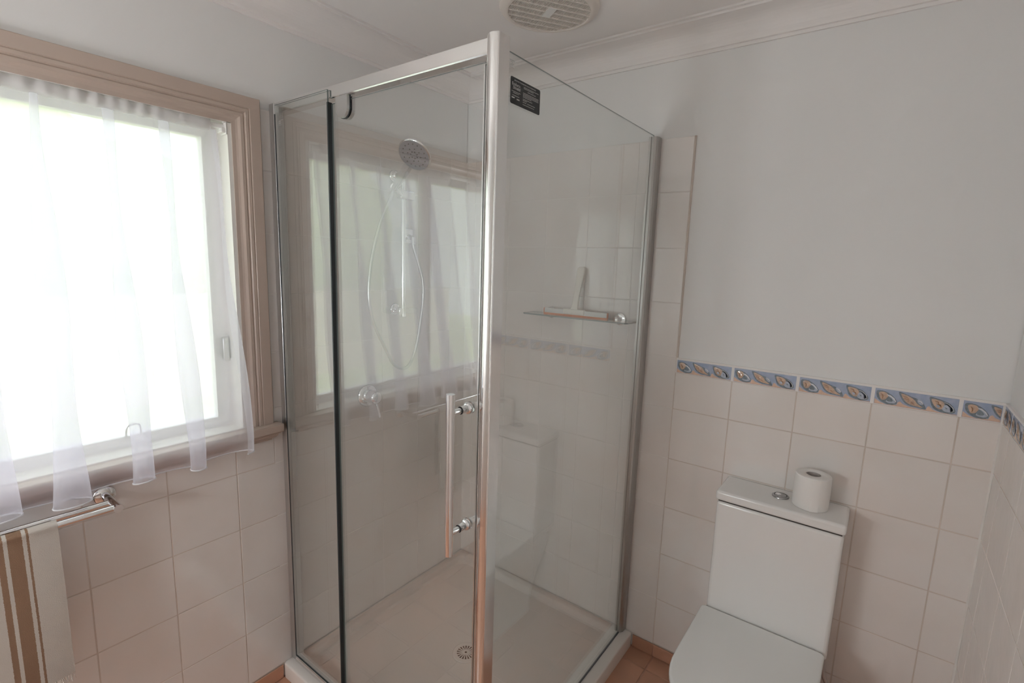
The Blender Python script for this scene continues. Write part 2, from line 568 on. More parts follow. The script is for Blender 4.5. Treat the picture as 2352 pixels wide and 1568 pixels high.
def put_tile(wall, parent, u0, u1, v0, v1, material='wall_tile', name='tile', jitter=0.0004, gap=GAP):
    w, h = abs(u1 - u0) - gap, abs(v1 - v0) - gap
    if w < 0.008 or h < 0.008:
        return None
    o = link(name, tile_mesh(w, h, material), parent)
    M = wall_frame(wall, (u0 + u1) / 2, (v0 + v1) / 2, rng.uniform(-jitter, 0))
    tilt = Matrix.Rotation(rng.uniform(-0.0016, 0.0016), 4, 'X') @ Matrix.Rotation(rng.uniform(-0.0016, 0.0016), 4, 'Y')
    o.matrix_basis = M @ tilt
    return o

def rowz(r):
    return Z6 + (6 - r) * TH

def grout(parent, wall, u0, u1, v0, v1, material='wall_grout'):
    m = MB()
    M = wall_frame(wall, 0, 0)
    a, b = (u0, u1)
    t0, t1 = -REC - 0.001, -0.0011
    if wall == 'back': m.box(u0, u1, -t1, -t0, v0, v1)
    if wall == 'left': m.box(t0, t1, u0, u1, v0, v1)
    if wall == 'right': m.box(XW - t1, XW - t0, u0, u1, v0, v1)
    return m.build('grout', material, parent)

# back wall, tall shower part
cols = [X0 - TW * k for k in range(0, 6)] + [0.0]          # descending
rows = [rowz(r) for r in range(6, -4, -1)] + [ZTT]
grout(wb, 'back', 0.0, X0 - 0.001, 0.0, ZTT, 'wall_grout_white')
for c1, c0 in zip(cols[:-1], cols[1:]):
    for z0, z1 in zip(rows[:-1], rows[1:]):
        put_tile('back', wb, c0, c1, z0, z1)
# back wall, low part beside the toilet
lcols = [X0 + TW * k for k in range(5)] + [XW]
lrows = [rowz(r) for r in range(6, 0, -1)] + [ZBB]
grout(wb, 'back', X0 - 0.001, XW, 0.0, ZBT + 0.001)
for c0, c1 in zip(lcols[:-1], lcols[1:]):
    for z0, z1 in zip(lrows[:-1], lrows[1:]):
        put_tile('back', wb, c0, c1, z0, z1)
# left wall, tall shower part
YT = -0.982
tcols = [0.0] + [YL0 + TW * k for k in range(5, 0, -1)] + [YT]
grout(wl, 'left', YT, 0.0, 0.0, ZTT, 'wall_grout_white')
for c1, c0 in zip(tcols[:-1], tcols[1:]):
    for z0, z1 in zip(rows[:-1], rows[1:]):
        if c0 == YT and z1 < 0.86:
            continue
        put_tile('left', wl, c0, c1, z0, z1)
# left wall, low part under the window
grout(wl, 'left', YF, YT, 0.0, 0.942)
ccols = [YL0 + TW] + [YL0 - TW * k for k in range(0, 9)]
wrows = [rowz(r) for r in range(6, 1, -1)]
for c1, c0 in zip(ccols[:-1], ccols[1:]):
    for z0, z1 in zip(wrows[:-1], wrows[1:]):
        put_tile('left', wl, c0, c1, z0, z1)
    put_tile('left', wl, c0, min(c1, YT), rowz(2), 0.944)
# right wall
rcols = [0.0] + [-0.105 - TW * k for k in range(0, 14)]
grout(wr, 'right', YF, 0.0, 0.0, ZBT + 0.001)
for c1, c0 in zip(rcols[:-1], rcols[1:]):
    if c0 < YF: continue
    for z0, z1 in zip(lrows[:-1], lrows[1:]):
        put_tile('right', wr, c0, c1, z0, z1)

# ---- blue shell border: each strip tile carries printed, slightly raised shells
def ell(cx, cy, a, b, rot=0.0, n=22):
    out = []
    for i in range(n):
        t = 2 * PI * i / n
        x, y = a * math.cos(t), b * math.sin(t)
        out.append((cx + x * math.cos(rot) - y * math.sin(rot), cy + x * math.sin(rot) + y * math.cos(rot)))
    return out
def clip_x(poly, xm):
    out = []
    for i in range(len(poly)):
        a, b = poly[i - 1], poly[i]
        ia, ib = a[0] <= xm, b[0] <= xm
        if ia != ib:
            t = (xm - a[0]) / (b[0] - a[0])
            out.append((xm, a[1] + t * (b[1] - a[1])))
        if ib: out.append(b)
    return out
BW, BH = 0.2 - 0.009, ZBT - ZBB - 0.003
def U(pts): return [(a * BW, b * BH) for a, b in pts]
def spline_closed(pts, n=4):
    P = [Vector((a, b, 0)) for a, b in pts]; L = len(P); out = []
    for i in range(L):
        p0, p1, p2, p3 = P[i - 1], P[i], P[(i + 1) % L], P[(i + 2) % L]
        for k in range(n):
            t = k / n
            q = 0.5 * ((2 * p1) + (p2 - p0) * t + (2 * p0 - 5 * p1 + 4 * p2 - p3) * t * t + (3 * p1 - p0 - 3 * p2 + p3) * t ** 3)
            out.append((q.x, q.y))
    return out
def stroke(pts, w):
    L, R = [], []
    for i, p in enumerate(pts):
        a = Vector(pts[max(i - 1, 0)]); b = Vector(pts[min(i + 1, len(pts) - 1)])
        d = (b - a).normalized(); n = Vector((-d.y, d.x)) * w / 2
        taper = 0.35 + 0.65 * math.sin(PI * (i + 0.5) / len(pts))
        L.append((p[0] + n.x * taper, p[1] + n.y * taper)); R.append((p[0] - n.x * taper, p[1] - n.y * taper))
    return R + L[::-1]
# order of material slots in a shell
SM = ['shell_outline', 'shell_peach', 'shell_pale', 'shell_brown', 'shell_white']
s1 = [(0, spline_closed(U([(.02, .80), (.06, .88), (.14, .84), (.22, .66), (.275, .42), (.29, .22), (.25, .08), (.16, .08), (.08, .22), (.03, .48)])), .0004, 0.0006),
      (1, spline_closed(U([(.05, .72), (.09, .82), (.15, .76), (.17, .58), (.15, .38), (.10, .30), (.07, .45)])), .0008, 0.0018),
      (2, spline_closed(U([(.16, .60), (.21, .60), (.265, .38), (.265, .20), (.21, .16), (.15, .22), (.16, .40)])), .0008, -0.0003),
      (3, stroke(U([(.08, .70), (.105, .62), (.11, .5), (.10, .38)]), .0016), .0030, 0),
      (4, stroke(U([(.15, .68), (.20, .64), (.25, .48), (.278, .28)]), .0016), .0014, 0),
      (1, spline_closed(U([(.11, .56), (.14, .60), (.155, .48), (.13, .40)])), .0026, .0006)]
s2 = [(0, spline_closed(U([(.295, .93), (.36, .90), (.44, .78), (.53, .66), (.60, .46), (.64, .10), (.56, .14), (.46, .16), (.38, .32), (.33, .58)])), .0004, .0006),
      (1, spline_closed(U([(.325, .84), (.38, .82), (.45, .70), (.50, .55), (.53, .38), (.60, .18), (.50, .22), (.42, .32), (.365, .52)])), .0008, .0018),
      (2, ell(.565 * BW, .50 * BH, .0095, .0052, -0.9), .0010, .0004),
      (3, stroke(U([(.35, .72), (.39, .70), (.43, .60)]), .0016), .0026, 0),
      (3, stroke(U([(.37, .60), (.42, .56), (.46, .44)]), .0016), .0030, 0),
      (3, stroke(U([(.41, .46), (.46, .42), (.50, .30)]), .0016), .0028, 0),
      (4, stroke(U([(.54, .58), (.575, .54), (.60, .40)]), .0014), .0022, 0),
      (1, spline_closed(U([(.42, .56), (.455, .58), (.47, .46), (.44, .40)])), .0028, .0006)]
s3 = [(0, spline_closed(U([(.665, .90), (.74, .88), (.82, .80), (.90, .66), (.96, .40), (.97, .18), (.90, .06), (.80, .10), (.72, .26), (.685, .55)])), .0004, .0006),
      (1, spline_closed(U([(.69, .80), (.76, .80), (.82, .72), (.845, .52), (.82, .26), (.76, .30), (.715, .50)])), .0008, .0018),
      (2, spline_closed(U([(.84, .52), (.89, .54), (.945, .34), (.94, .18), (.88, .14), (.83, .22), (.82, .38)])), .0010, -.0003),
      (3, stroke(U([(.73, .72), (.77, .68), (.78, .56)]), .0018), .0028, 0),
      (3, stroke(U([(.755, .56), (.80, .52), (.81, .38)]), .0018), .0030, 0),
      (4, stroke(U([(.835, .70), (.89, .62), (.94, .44), (.955, .26), (.92, .16)]), .0016), .0020, 0),
      (2, spline_closed(U([(.75, .48), (.78, .50), (.795, .40), (.77, .34)])), .0026, .0004)]
SAND = U([(0, 0), (1, 0), (1, .07), (.93, .05), (.80, .06), (.72, .16), (.675, .33), (.655, .30), (.64, .08), (.55, .08), (.44, .12), (.36, .22), (.325, .36), (.30, .30), (.285, .10), (.16, .05), (.08, .14), (0, .34)])

_bmesh = {}
def shell_mesh(idx, xm):
    key = (idx, round(xm, 4))
    if key not in _bmesh:
        m = MB()
        for mi, poly, z, dome in (s1, s2, s3)[idx]:
            p = clip_x(poly, xm)
            if len(p) < 3: continue
            cx = sum(q[0] for q in p) / len(p); cy = sum(q[1] for q in p) / len(p)
            vs = [(a, b, z) for a, b in p] + [(cx, cy, z + dome)]
            n = len(p)
            m.add(vs, [(i, (i + 1) % n, n) for i in range(n)], False, mi)
        _bmesh[key] = m.mesh('shell', SM) if m.f else None
    return _bmesh[key]
def border_base(w):
    key = ('b', round(w, 4))
    if key not in _bmesh:
        m = MB()
        c, t = 0.001, REC
        lo = [(0, 0, -t), (w, 0, -t), (w, BH, -t), (0, BH, -t)]
        md = [(0, 0, -c), (w, 0, -c), (w, BH, -c), (0, BH, -c)]
        tp = [(c, c, 0), (w - c, c, 0), (w - c, BH - c, 0), (c, BH - c, 0)]
        m.add(lo + md + tp, [(i, (i + 1) % 4, 4 + (i + 1) % 4, 4 + i) for i in range(4)] +
              [(4 + i, 4 + (i + 1) % 4, 8 + (i + 1) % 4, 8 + i) for i in range(4)] + [(8, 9, 10, 11)])
        p = clip_x(SAND, w)
        m.add([(min(max(a, c), w - c), max(b, c), 0.0002) for a, b in p], [tuple(range(len(p)))], False, 1)
        _bmesh[key] = m.mesh('border_tile', ['tile_blue', 'tile_sand'])
    return _bmesh[key]
def border_tile(wall, parent, u_left, w):
    """u_left: wall coordinate of the tile's left edge as one faces it"""
    o = link('border_tile', border_base(w), parent)
    o.matrix_basis = wall_frame(wall, u_left, ZBB + 0.0012, 0.001)
    for i in range(3):
        me = shell_mesh(i, w - 0.002)
        if me is not None:
            s = link('shell', me, o)
            s.matrix_parent_inverse = Matrix()
    return o
for c0, c1 in zip(lcols[:-1], lcols[1:]):
    border_tile('back', wb, c0 + 0.004, (c1 - c0) - 0.009)
for c1, c0 in zip(rcols[:-1], rcols[1:]):
    if c0 < YF: continue
    border_tile('right', wr, c1 - 0.003, (c1 - c0) - 0.007)
# pale bullnose line finishing the tiles above the border
MB().box(X0, XW, -0.0012, REC, ZBT + 0.0003, ZBT + 0.0055).build('tile_edge_strip', 'cornice_paint', wb)
MB().box(XW - 0.0012, XW + REC, YF, 0, ZBT + 0.0003, ZBT + 0.0055).build('tile_edge_strip', 'cornice_paint', wr)
MB().box(X0 - 0.0015, X0 + 0.0045, -0.0008, REC, ZBT, ZTT).build('tile_edge_strip', 'wall_grout', wb)

# pale infill around the border tiles and silicone in the corners
MB().box(X0, XW, -0.0002, REC, ZBB - 0.0005, ZBT + 0.001).build('border_grout', 'cornice_paint', wb)
MB().box(XW - 0.0002, XW + REC, YF, 0, ZBB - 0.0005, ZBT + 0.001).build('border_grout', 'cornice_paint', wr)
MB().add([(XW, -0.0045, Z6), (XW - 0.0045, 0.0, Z6), (XW - 0.0045, 0.0, ZBT), (XW, -0.0045, ZBT)], [(0, 1, 2, 3)]).build('corner_silicone', 'wall_grout_white', wr)
MB().add([(0.0, -0.004, 0.06), (0.004, 0.0, 0.06), (0.004, 0.0, ZTT), (0.0, -0.004, ZTT)], [(0, 1, 2, 3)]).build('corner_silicone', 'wall_grout_white', wl)

# ---- skirting tiles
def skirting(name, wall, label, spans):
    m = MB()
    lo, hi = min(min(s) for s in spans), max(max(s) for s in spans)
    if wall == 'back': m.box(lo, hi, -0.004, 0.0, 0.0, Z6 - 0.004)
    if wall == 'left': m.box(0.0, 0.004, lo, hi, 0.0, Z6 - 0.004)
    if wall == 'right': m.box(XW - 0.004, XW, lo, hi, 0.0, Z6 - 0.004)
    base = tag(m.build(name, 'floor_grout'), label, 'skirting', kind='structure')
    for s in spans:
        o = put_tile(wall, base, s[0], s[1], 0.001, Z6, 'floor_tile', 'skirting_tile', gap=0.004)
        if o: o.matrix_basis = Matrix.Translation(Vector(FR[wall][2]) * 0.008) @ o.matrix_basis
def spans(edges): return list(zip(edges[:-1], edges[1:]))
skirting('baseboard_back', 'back', 'terracotta skirting tiles along the toilet wall', spans([0.972] + [X0 + 0.005 + TW * k for k in range(5)] + [XW - 0.009]))
skirting('baseboard_left', 'left', 'terracotta skirting tiles under the window wall', spans([YF + 0.0] + [-2.59 + TW * k for k in range(8)] + [-0.988]))
skirting('baseboard_right', 'right', 'terracotta skirting tiles along the right wall', spans([YF] + [-2.69 + TW * k for k in range(13)] + [-0.09, -0.009]))

# ---- floor tiles
fx = [0.0] + [0.065 + TW * k for k in range(0, 10)] + [XW]
fy = [0.0] + [-0.09 - TW * k for k in range(0, 14)]
for a0, a1 in zip(fx[:-1], fx[1:]):
    for b1, b0 in zip(fy[:-1], fy[1:]):
        if a1 <= 0.95 and b0 >= -0.95:      # under the shower tray
            continue
        if b0 < YF - 0.2: continue
        put_tile('floor', fl, a0, a1, max(b0, YF), b1, 'floor_tile', 'floor_tile', gap=0.006)

# ------------------------------------------------------------------ window
win = thing('window_1', (0, -1.6285, W_Z0), 'frosted two pane window with taupe architrave behind a sheer curtain', 'window', kind='structure')
# architrave, moulded profile: (distance from outer edge, thickness)
AP = [(0, 0), (0, .0165), (.002, .018), (.033, .018), (.0355, .0150), (.038, .0172), (.046, .0168), (.0505, .0120), (.0535, .0150),
      (.062, .0150), (.069, .0105), (.075, .0085), (.0860, .0080), (.0860, 0)]
AY0, AY1, AZ = W_Y0 - 0.086, W_Y1 + 0.086, 2.048
def architrave(name, fn):
    m = MB()
    for (d0, t0), (d1, t1) in zip(AP[:-1], AP[1:]):
        a = fn(d0, t0); b = fn(d1, t1)
        m.add([a[0], a[1], b[1], b[0]], [(0, 1, 2, 3)])
    return m.build(name, 'trim_paint', win)
X_W = -REC
architrave('architrave_leg', lambda d, t: ((X_W + t, AY1 - d, 0.998), (X_W + t, AY1 - d, AZ - d)))
architrave('architrave_leg', lambda d, t: ((X_W + t, AY0 + d, AZ - d), (X_W + t, AY0 + d, 0.998)))
architrave('architrave_head', lambda d, t: ((X_W + t, AY1 - d, AZ - d), (X_W + t, AY0 + d, AZ - d)))
# white reveal lining
MB().box(-0.126, X_W + 0.006, W_Y1 - 0.012, W_Y1 + 0.004, W_Z0, W_Z1).build('reveal_lining', 'reveal_paint', win)
MB().box(-0.126, X_W + 0.006, W_Y0 - 0.004, W_Y0 + 0.012, W_Z0, W_Z1).build('reveal_lining', 'reveal_paint', win)
MB().box(-0.126, X_W + 0.006, W_Y0, W_Y1, W_Z1 - 0.012, W_Z1 + 0.004).build('reveal_lining', 'reveal_paint', win)
# sill board and the moulding below it
MB().rbox(-0.126, 0.043, AY0 - 0.018, AY1 + 0.020, 0.969, 0.998, 0.004, 2).build('window_sill', 'trim_paint', win)
MB().box(-0.120, 0.0, W_Y0 + 0.012, W_Y1 - 0.012, 0.9975, 1.002).build('inner_sill', 'reveal_paint', win)
ap = MB()
AP2 = [(0.036, 0.970), (0.036, 0.966), (0.031, 0.962), (0.030, 0.958), (0.024, 0.951), (0.016, 0.947), (0.015, 0.942), (0.0, 0.942)]
for (a0, b0), (a1, b1) in zip(AP2[:-1], AP2[1:]):
    e0, e1 = 0.043 - a0, 0.043 - a1
    ap.add([(a0, AY1 + 0.016 - e0, b0), (a0, AY0 - 0.014 + e0, b0), (a1, AY0 - 0.014 + e1, b1), (a1, AY1 + 0.016 - e1, b1)], [(0, 3, 2, 1)])
pr = [(a, AY1 + 0.016 - (0.043 - a), b) for a, b in AP2] + [(0.0, AY1 + 0.016 - 0.043, 0.970)]
ap.add(pr, [tuple(range(len(pr)))])
ap.build('sill_moulding', 'trim_paint', win)
# sash frames and panes
SX0, SX1 = -0.105, -0.075
def sash(y0, y1, w0, w):
    s = MB()
    z0, z1 = 1.000, W_Z1 - 0.012
    s.box(SX0, SX1, y1 - w, y1, z0, z1)
    s.box(SX0, SX1, y0, y0 + w0, z0, z1)
    s.box(SX0, SX1, y0 + w0, y1 - w, z0, z0 + 0.034)
    s.box(SX0, SX1, y0 + w0, y1 - w, z1 - 0.042, z1)
    so = s.build('sash', 'sash_aluminium', win)
    b = MB()
    gx = SX1
    b.box(gx, gx + 0.005, y1 - w, y1 - w + 0.006, z0 + 0.03, z1 - 0.03)
    b.box(gx, gx + 0.005, y0 + w0 - 0.006, y0 + w0, z0 + 0.03, z1 - 0.03)
    b.build('glazing_bead', 'white_plastic', so)
    MB().box(-0.094, -0.090, y0 + w0 - 0.004, y1 - w + 0.004, z0 + 0.03, z1 - 0.036).build('pane', 'frosted_pane', so, 'frosted textured glass pane')
    return so
sA = sash(-1.682, W_Y1 - 0.012, 0.028, 0.046)
sB = sash(W_Y0 + 0.012, -1.682, 0.046, 0.028)
MB().rbox(SX1, SX1 + 0.016, -1.106, -1.086, 1.225, 1.300, 0.004, 2).build('latch', 'satin_silver', sA)
# small pull ring on the bottom rail
yb = -1.365
MB().tube(smooth_path([(SX1 + 0.004, yb - 0.017, 1.030), (SX1 + 0.010, yb - 0.018, 1.050), (SX1 + 0.012, yb - 0.014, 1.066), (SX1 + 0.012, yb, 1.070),
                       (SX1 + 0.012, yb + 0.014, 1.066), (SX1 + 0.010, yb + 0.018, 1.050), (SX1 + 0.004, yb + 0.017, 1.030)], 4), 0.0028, 8).build('pull_ring', 'satin_silver', sA)

# ------------------------------------------------------------------ garden outside
lawn = MB().box(-14, -0.2, -14, 10, -0.6, -0.45).build('lawn', 'lawn_green')
tag(lawn, 'green lawn seen blurred through the frosted window', 'lawn', kind='structure')
fence = thing('garden_fence', (-6.0, -1.0, -0.45), 'pale garden fence blurred beyond the frosted glass', 'fence')
for k in range(15):
    y = -8 + k * 0.95
    MB().box(-6.03, -6.0, y, y + 0.93, -0.45, 1.0).build('fence_panel', 'fence_beige', fence)
def bush(loc, rx, rz, seed, label):
    r = random.Random(seed)
    bm = bmesh.new()
    bmesh.ops.create_icosphere(bm, subdivisions=4, radius=1.0)
    ph = [(Vector((r.uniform(-1, 1), r.uniform(-1, 1), r.uniform(-1, 1))) * 5, r.uniform(0, 6.28)) for _ in range(9)]
    for v in bm.verts:
        d = sum(math.sin(v.co.dot(a) + b) for a, b in ph) / 9
        v.co = v.co * (1 + 0.28 * d + r.uniform(-0.05, 0.05))
        v.co = Vector((v.co.x * rx, v.co.y * rx, v.co.z * rz))
    me = bpy.data.meshes.new('bush'); bm.to_mesh(me); bm.free()
    me.materials.append(MAT['bush_green'])
    o = link('bush', me); o.location = loc
    return tag(o, label, 'bush', 'bushes in the garden')
bl = 'leafy green bush blurred beyond the frosted window'
bush((-8.5, 5.8, 1.6), 2.2, 2.4, 1, bl)
bush((-8.8, 0.2, 1.5), 2.2, 2.1, 2, bl)
bush((-8.6, -5.6, 1.7), 2.2, 2.5, 3, bl)

# ------------------------------------------------------------------ curtain rod and sheer curtain
rod = thing('curtain_rod', (-0.016, -1.63, 1.95), 'white curtain rod with end bracket inside the window top', 'curtain rod')
MB().cyl((-0.016, W_Y0 + 0.013, 1.949), (-0.016, W_Y1 - 0.013, 1.949), 0.0085, 16).build('rod', 'white_plastic', rod)
for yy, s in ((W_Y1 - 0.013, -1), (W_Y0 + 0.013, 1)):
    bk = MB()
    bk.rbox(-0.034, 0.002, min(yy, yy + s * 0.004), max(yy, yy + s * 0.004), 1.926, 1.972, 0.0015, 2)
    bk.rbox(-0.032, 0.0, min(yy, yy + s * 0.016), max(yy, yy + s * 0.016), 1.930, 1.944, 0.003, 2)
    bk.cyl((0.002, yy + s * 0.006, 1.962), (-0.010, yy + s * 0.006, 1.962), 0.004, 10)
    bk.build('end_bracket', 'white_plastic', rod)

def curtain(y_right, y_left, folds, label, seed, lean=0.0):
    r = random.Random(seed)
    root = thing('sheer_curtain', (0.0, (y_right + y_left) / 2, 0.95), label, 'curtain', 'sheer window curtains')
    NU, NV = folds * 22, 40
    # irregular fold spacing
    cuts = [0.0]
    for k in range(folds): cuts.append(cuts[-1] + r.uniform(0.8, 1.2))
    cuts = [c / cuts[-1] for c in cuts]
    amp = [r.uniform(0.75, 1.25) for _ in range(folds + 2)]
    def phase(s):
        for k in range(folds):
            if s <= cuts[k + 1] + 1e-9:
                return k + (s - cuts[k]) / (cuts[k + 1] - cuts[k])
        return float(folds)
    L = y_right - y_left
    ztop, zbot = 1.935, 0.947
    rows_ = []
    for j in range(NV + 1):
        t = j / NV
        z = ztop + (zbot - ztop) * t
        row = []
        for i in range(NU + 1):
            s = i / NU
            ph = phase(s)
            k = int(min(ph, folds - 1)); fr_ = ph - k
            A = (amp[k] * (1 - fr_) + amp[k + 1] * fr_)
            grow = 0.22 + 0.78 * t ** 0.8
            lam = L / folds
            a = 2 * PI * ph
            y = y_right - L * s * (0.93 + 0.07 * t) + 0.46 * lam * A * (0.60 + 0.40 * t) * math.sin(a) - lean * t * (1 - s * 0.3)
            y += 0.006 * math.sin(9 * t + 7 * s * folds)
            # hang: straight from the rod, out over the sill
            tz = max(0.0, min(1.0, (1.935 - z) / 0.93))
            xb = -0.016 + 0.096 * tz ** 1.25
            x = xb + (0.004 + 0.026 * tz) * A * math.cos(a)
            if z < 1.03: x = max(x, 0.049)
            y = max(min(y, W_Y1 - 0.020), W_Y0 + 0.006)
            row.append((x, y, z + 0.006 * t * math.sin(a * 0.5 + 1.3)))
        rows_.append(row)
    MB().grid(rows_).build('cloth', 'voile', root)
    MB().tube(rows_[-1], 0.0021, 6).build('hem', 'voile_hem', root)
    # gathered heading around the rod
    n = int(L / 0.0035)
    ring = 14
    rows2 = []
    nz = [0.0] * (n + 1)
    b1 = [(r.uniform(40, 75), r.uniform(0, 6.28)) for _ in range(3)] + [(r.uniform(110, 240), r.uniform(0, 6.28)) for _ in range(4)]
    for i in range(n + 1):
        y = y_right - L * 0.93 * i / n
        h = sum(math.sin(f * y + p) for f, p in b1[:3]) / 3
        g = sum(math.sin(f * y + p) for f, p in b1[3:]) / 4
        row = []
        for j in range(ring):
            a = 2 * PI * j / ring
            ca, sa = math.cos(a), math.sin(a)
            k = 1 + 0.40 * g * (1 if ca > 0 else 0.4) + 0.12 * math.sin(5 * a + 60 * y)
            up = 0.0100 * max(0, sa) ** 3 * (0.55 + 0.75 * h + 0.75 * g)
            row.append((-0.016 + 0.0150 * ca * k, y, 1.948 + 0.0185 * sa * (1 + 0.12 * g) + up))
        rows2.append(row)
    MB().grid(rows2, closed=True).build('gathered_heading', 'voile_gather', root)
    return root
curtain(-1.128, -1.810, 5, 'sheer white curtain gathered on the rod, hem hanging over the taupe sill', 11)
curtain(-1.900, -2.165, 2, 'narrow sheer white curtain reflected at the far end of the window', 12)

# ------------------------------------------------------------------ shower tray
tray = thing('shower_tray', (0.48, -0.48, 0.0), 'white acrylic shower tray with low kerb', 'shower tray')
TX, TY, TZ = 0.968, -0.985, 0.060
tm = MB()
def rrect(x0, x1, y0, y1, r, n=6):
    out = []
    for cx, cy, a0 in ((x1 - r, y1 - r, 0), (x0 + r, y1 - r, 90), (x0 + r, y0 + r, 180), (x1 - r, y0 + r, 270)):
        for k in range(n + 1):
            a = math.radians(a0 + 90 * k / n)
            out.append((cx + r * math.cos(a), cy + r * math.sin(a)))
    return out
rings = []
for inset, z, rad in ((0.0, 0.0, 0.010), (0.0, TZ - 0.006, 0.010), (0.002, TZ - 0.0018, 0.010), (0.006, TZ, 0.010), (0.060, TZ, 0.03), (0.066, TZ - 0.004, 0.035), (0.080, 0.036, 0.045), (0.095, 0.031, 0.05)):
    rings.append([(a, b, z) for a, b in rrect(0.001 + inset * 0.55, TX - inset, TY + inset, -0.001 - inset * 0.55, rad)])
n_r = len(rings[0])
tm.grid(rings, True, closed=True)
# dished floor sloping to the waste
DC = (0.478, -0.493)
last = rings[-1]
for k in range(1, 7):
    t = k / 6
    rr = []
    for (a, b, z) in last:
        ang = math.atan2(b - DC[1], a - DC[0])
        tx, ty = DC[0] + 0.050 * math.cos(ang), DC[1] + 0.050 * math.sin(ang)
        rr.append((a + (tx - a) * t, b + (ty - b) * t, z + (0.0255 - z) * t))
    if k == 1: prev = last
    tm.grid([prev, rr], True, closed=True); prev = rr
tm.add([p for p in prev], [tuple(range(n_r))])
tm.build('tray_body', 'acrylic_white', tray)
dg = MB()
Md = Matrix.Translation((DC[0], DC[1], 0.026))
dg.lathe([(0.054, -0.002), (0.054, 0.002), (0.050, 0.0040), (0.036, 0.0036)], Md, 40)
dg.lathe([(0.013, 0.0036), (0.0045, 0.0036)], Md, 24)
for k in range(18):                           # spokes of the waste grate
    a0, a1 = 2 * PI * (k - 0.20) / 18, 2 * PI * (k + 0.20) / 18
    pts = [(0.0125 * math.cos(2 * PI * (k - .36) / 18), 0.0125 * math.sin(2 * PI * (k - .42) / 18)), (0.037 * math.cos(a0), 0.037 * math.sin(a0)),
           (0.037 * math.cos(a1), 0.037 * math.sin(a1)), (0.0125 * math.cos(2 * PI * (k + .42) / 18), 0.0125 * math.sin(2 * PI * (k + .42) / 18))]
    dg.prism(pts, Md @ Matrix.Translation((0, 0, 0.0022)), 0.0014)
dgo = dg.build('drain_grate', 'acrylic_white', tray, 'round slotted drain grate')
MB().lathe([(0.0375, 0.0004), (0.0001, 0.0004)], Md, 32).build('drain_opening', 'drain_dark', dgo)

# ------------------------------------------------------------------ shower enclosure
enc = thing('shower_enclosure', (0.45, -0.93, TZ), 'corner shower screen of clear glass in bright silver frame', 'shower screen')
GY = -0.9385         # centre plane of the front glass
GX = 0.9215          # centre plane of the side glass
# wall channels
MB().rbox(0.0012, 0.031, -0.953, -0.918, TZ + 0.001, 2.046, 0.003, 2).build('wall_channel', 'satin_silver', enc)
ch = MB()
cp = [(0.9050, -0.0012), (0.9050, -0.040), (0.9130, -0.0405), (0.9150, -0.036), (0.9180, -0.036), (0.9185, -0.040), (0.9250, -0.0405), (0.9310, -0.036), (0.9360, -0.026), (0.9375, -0.012), (0.9375, -0.0012)]
for (a0, b0), (a1, b1) in zip(cp[:-1], cp[1:]):
    ch.add([(a0, b0, TZ + 0.001), (a1, b1, TZ + 0.001), (a1, b1, 2.030), (a0, b0, 2.030)], [(0, 1, 2, 3)], False)
ch.add([(a, b, 2.030) for a, b in cp], [tuple(range(len(cp)))])
ch.build('wall_channel', 'channel_silver', enc)
# header rail with a lipped lower edge
hd = MB()
hp = [(-0.9440, 2.0190), (-0.9440, 2.0470), (-0.9425, 2.0485), (-0.9180, 2.0485), (-0.9180, 2.0140), (-0.9430, 2.0140), (-0.9452, 2.0162), (-0.9452, 2.0178)]
for i in range(len(hp)):
    (a0, b0), (a1, b1) = hp[i - 1], hp[i]
    hd.add([(0.030, a0, b0), (0.904, a0, b0), (0.904, a1, b1), (0.030, a1, b1)], [(0, 3, 2, 1)])
hd.build('header_rail', 'bright_silver', enc)
# corner post, a bowed front face and a flat side face
ps = MB()
front = [(0.9030, -0.9505), (0.9060, -0.9515)]
pp = [(0.9375, -0.912), (0.9030, -0.912), (0.9030, -0.9470), (0.9045, -0.9490), (0.9055, -0.9480)]
for k in range(0, 11):
    t = k / 10
    pp.append((0.9065 + 0.0265 * t, -0.9480 - 0.0062 * math.sin(PI * (0.08 + 0.84 * t))))
pp += [(0.9355, -0.9505), (0.9375, -0.9485)]
ps.prism(pp, Matrix.Translation((0, 0, TZ + 0.001)), 2.052 - TZ - 0.001)
ps.build('corner_post', 'bright_silver', enc)
# bottom rail
br = MB()
bp_ = [(-0.9545, TZ + 0.001), (-0.9545, 0.070), (-0.951, 0.073), (-0.951, 0.079), (-0.9445, 0.081), (-0.926, 0.081), (-0.922, 0.076), (-0.922, TZ + 0.001)]
for i in range(1, len(bp_)):
    (a0, b0), (a1, b1) = bp_[i - 1], bp_[i]
    br.add([(0.031, a0, b0), (0.903, a0, b0), (0.903, a1, b1), (0.031, a1, b1)], [(0, 1, 2, 3)])
br.build('bottom_rail', 'bright_silver', enc)
# glass
def pane(name, x0, x1, y0, y1, z0, z1, axis, parent, label):
    m = MB()
    m.box(x0, x1, y0, y1, z0, z1)
    for i in range(6):
        c = [m.v[k] for k in m.f[i]]
        rng_ = [max(q[d] for q in c) - min(q[d] for q in c) for d in range(3)]
        if rng_[0 if axis == 'x' else 1] > 1e-6: m.mi[i] = 1
    return m.build(name, ['clear_glass', 'glass_edge'], parent, label)
fx_ = pane('fixed_panel', 0.0305, 0.3180, -0.9510, -0.9462, 0.0815, 2.0385, 'y', enc, 'fixed clear glass strip beside the window wall')
door = pane('shower_door', 0.3235, 0.8960, -0.9410, -0.9360, 0.0880, 2.0010, 'y', enc, 'clear glass pivot door with bar handle')
side = pane('side_panel', 0.9190, 0.9240, -0.9118, -0.0385, TZ + 0.002, 2.0330, 'x', enc, 'clear glass return panel with dark sticker')
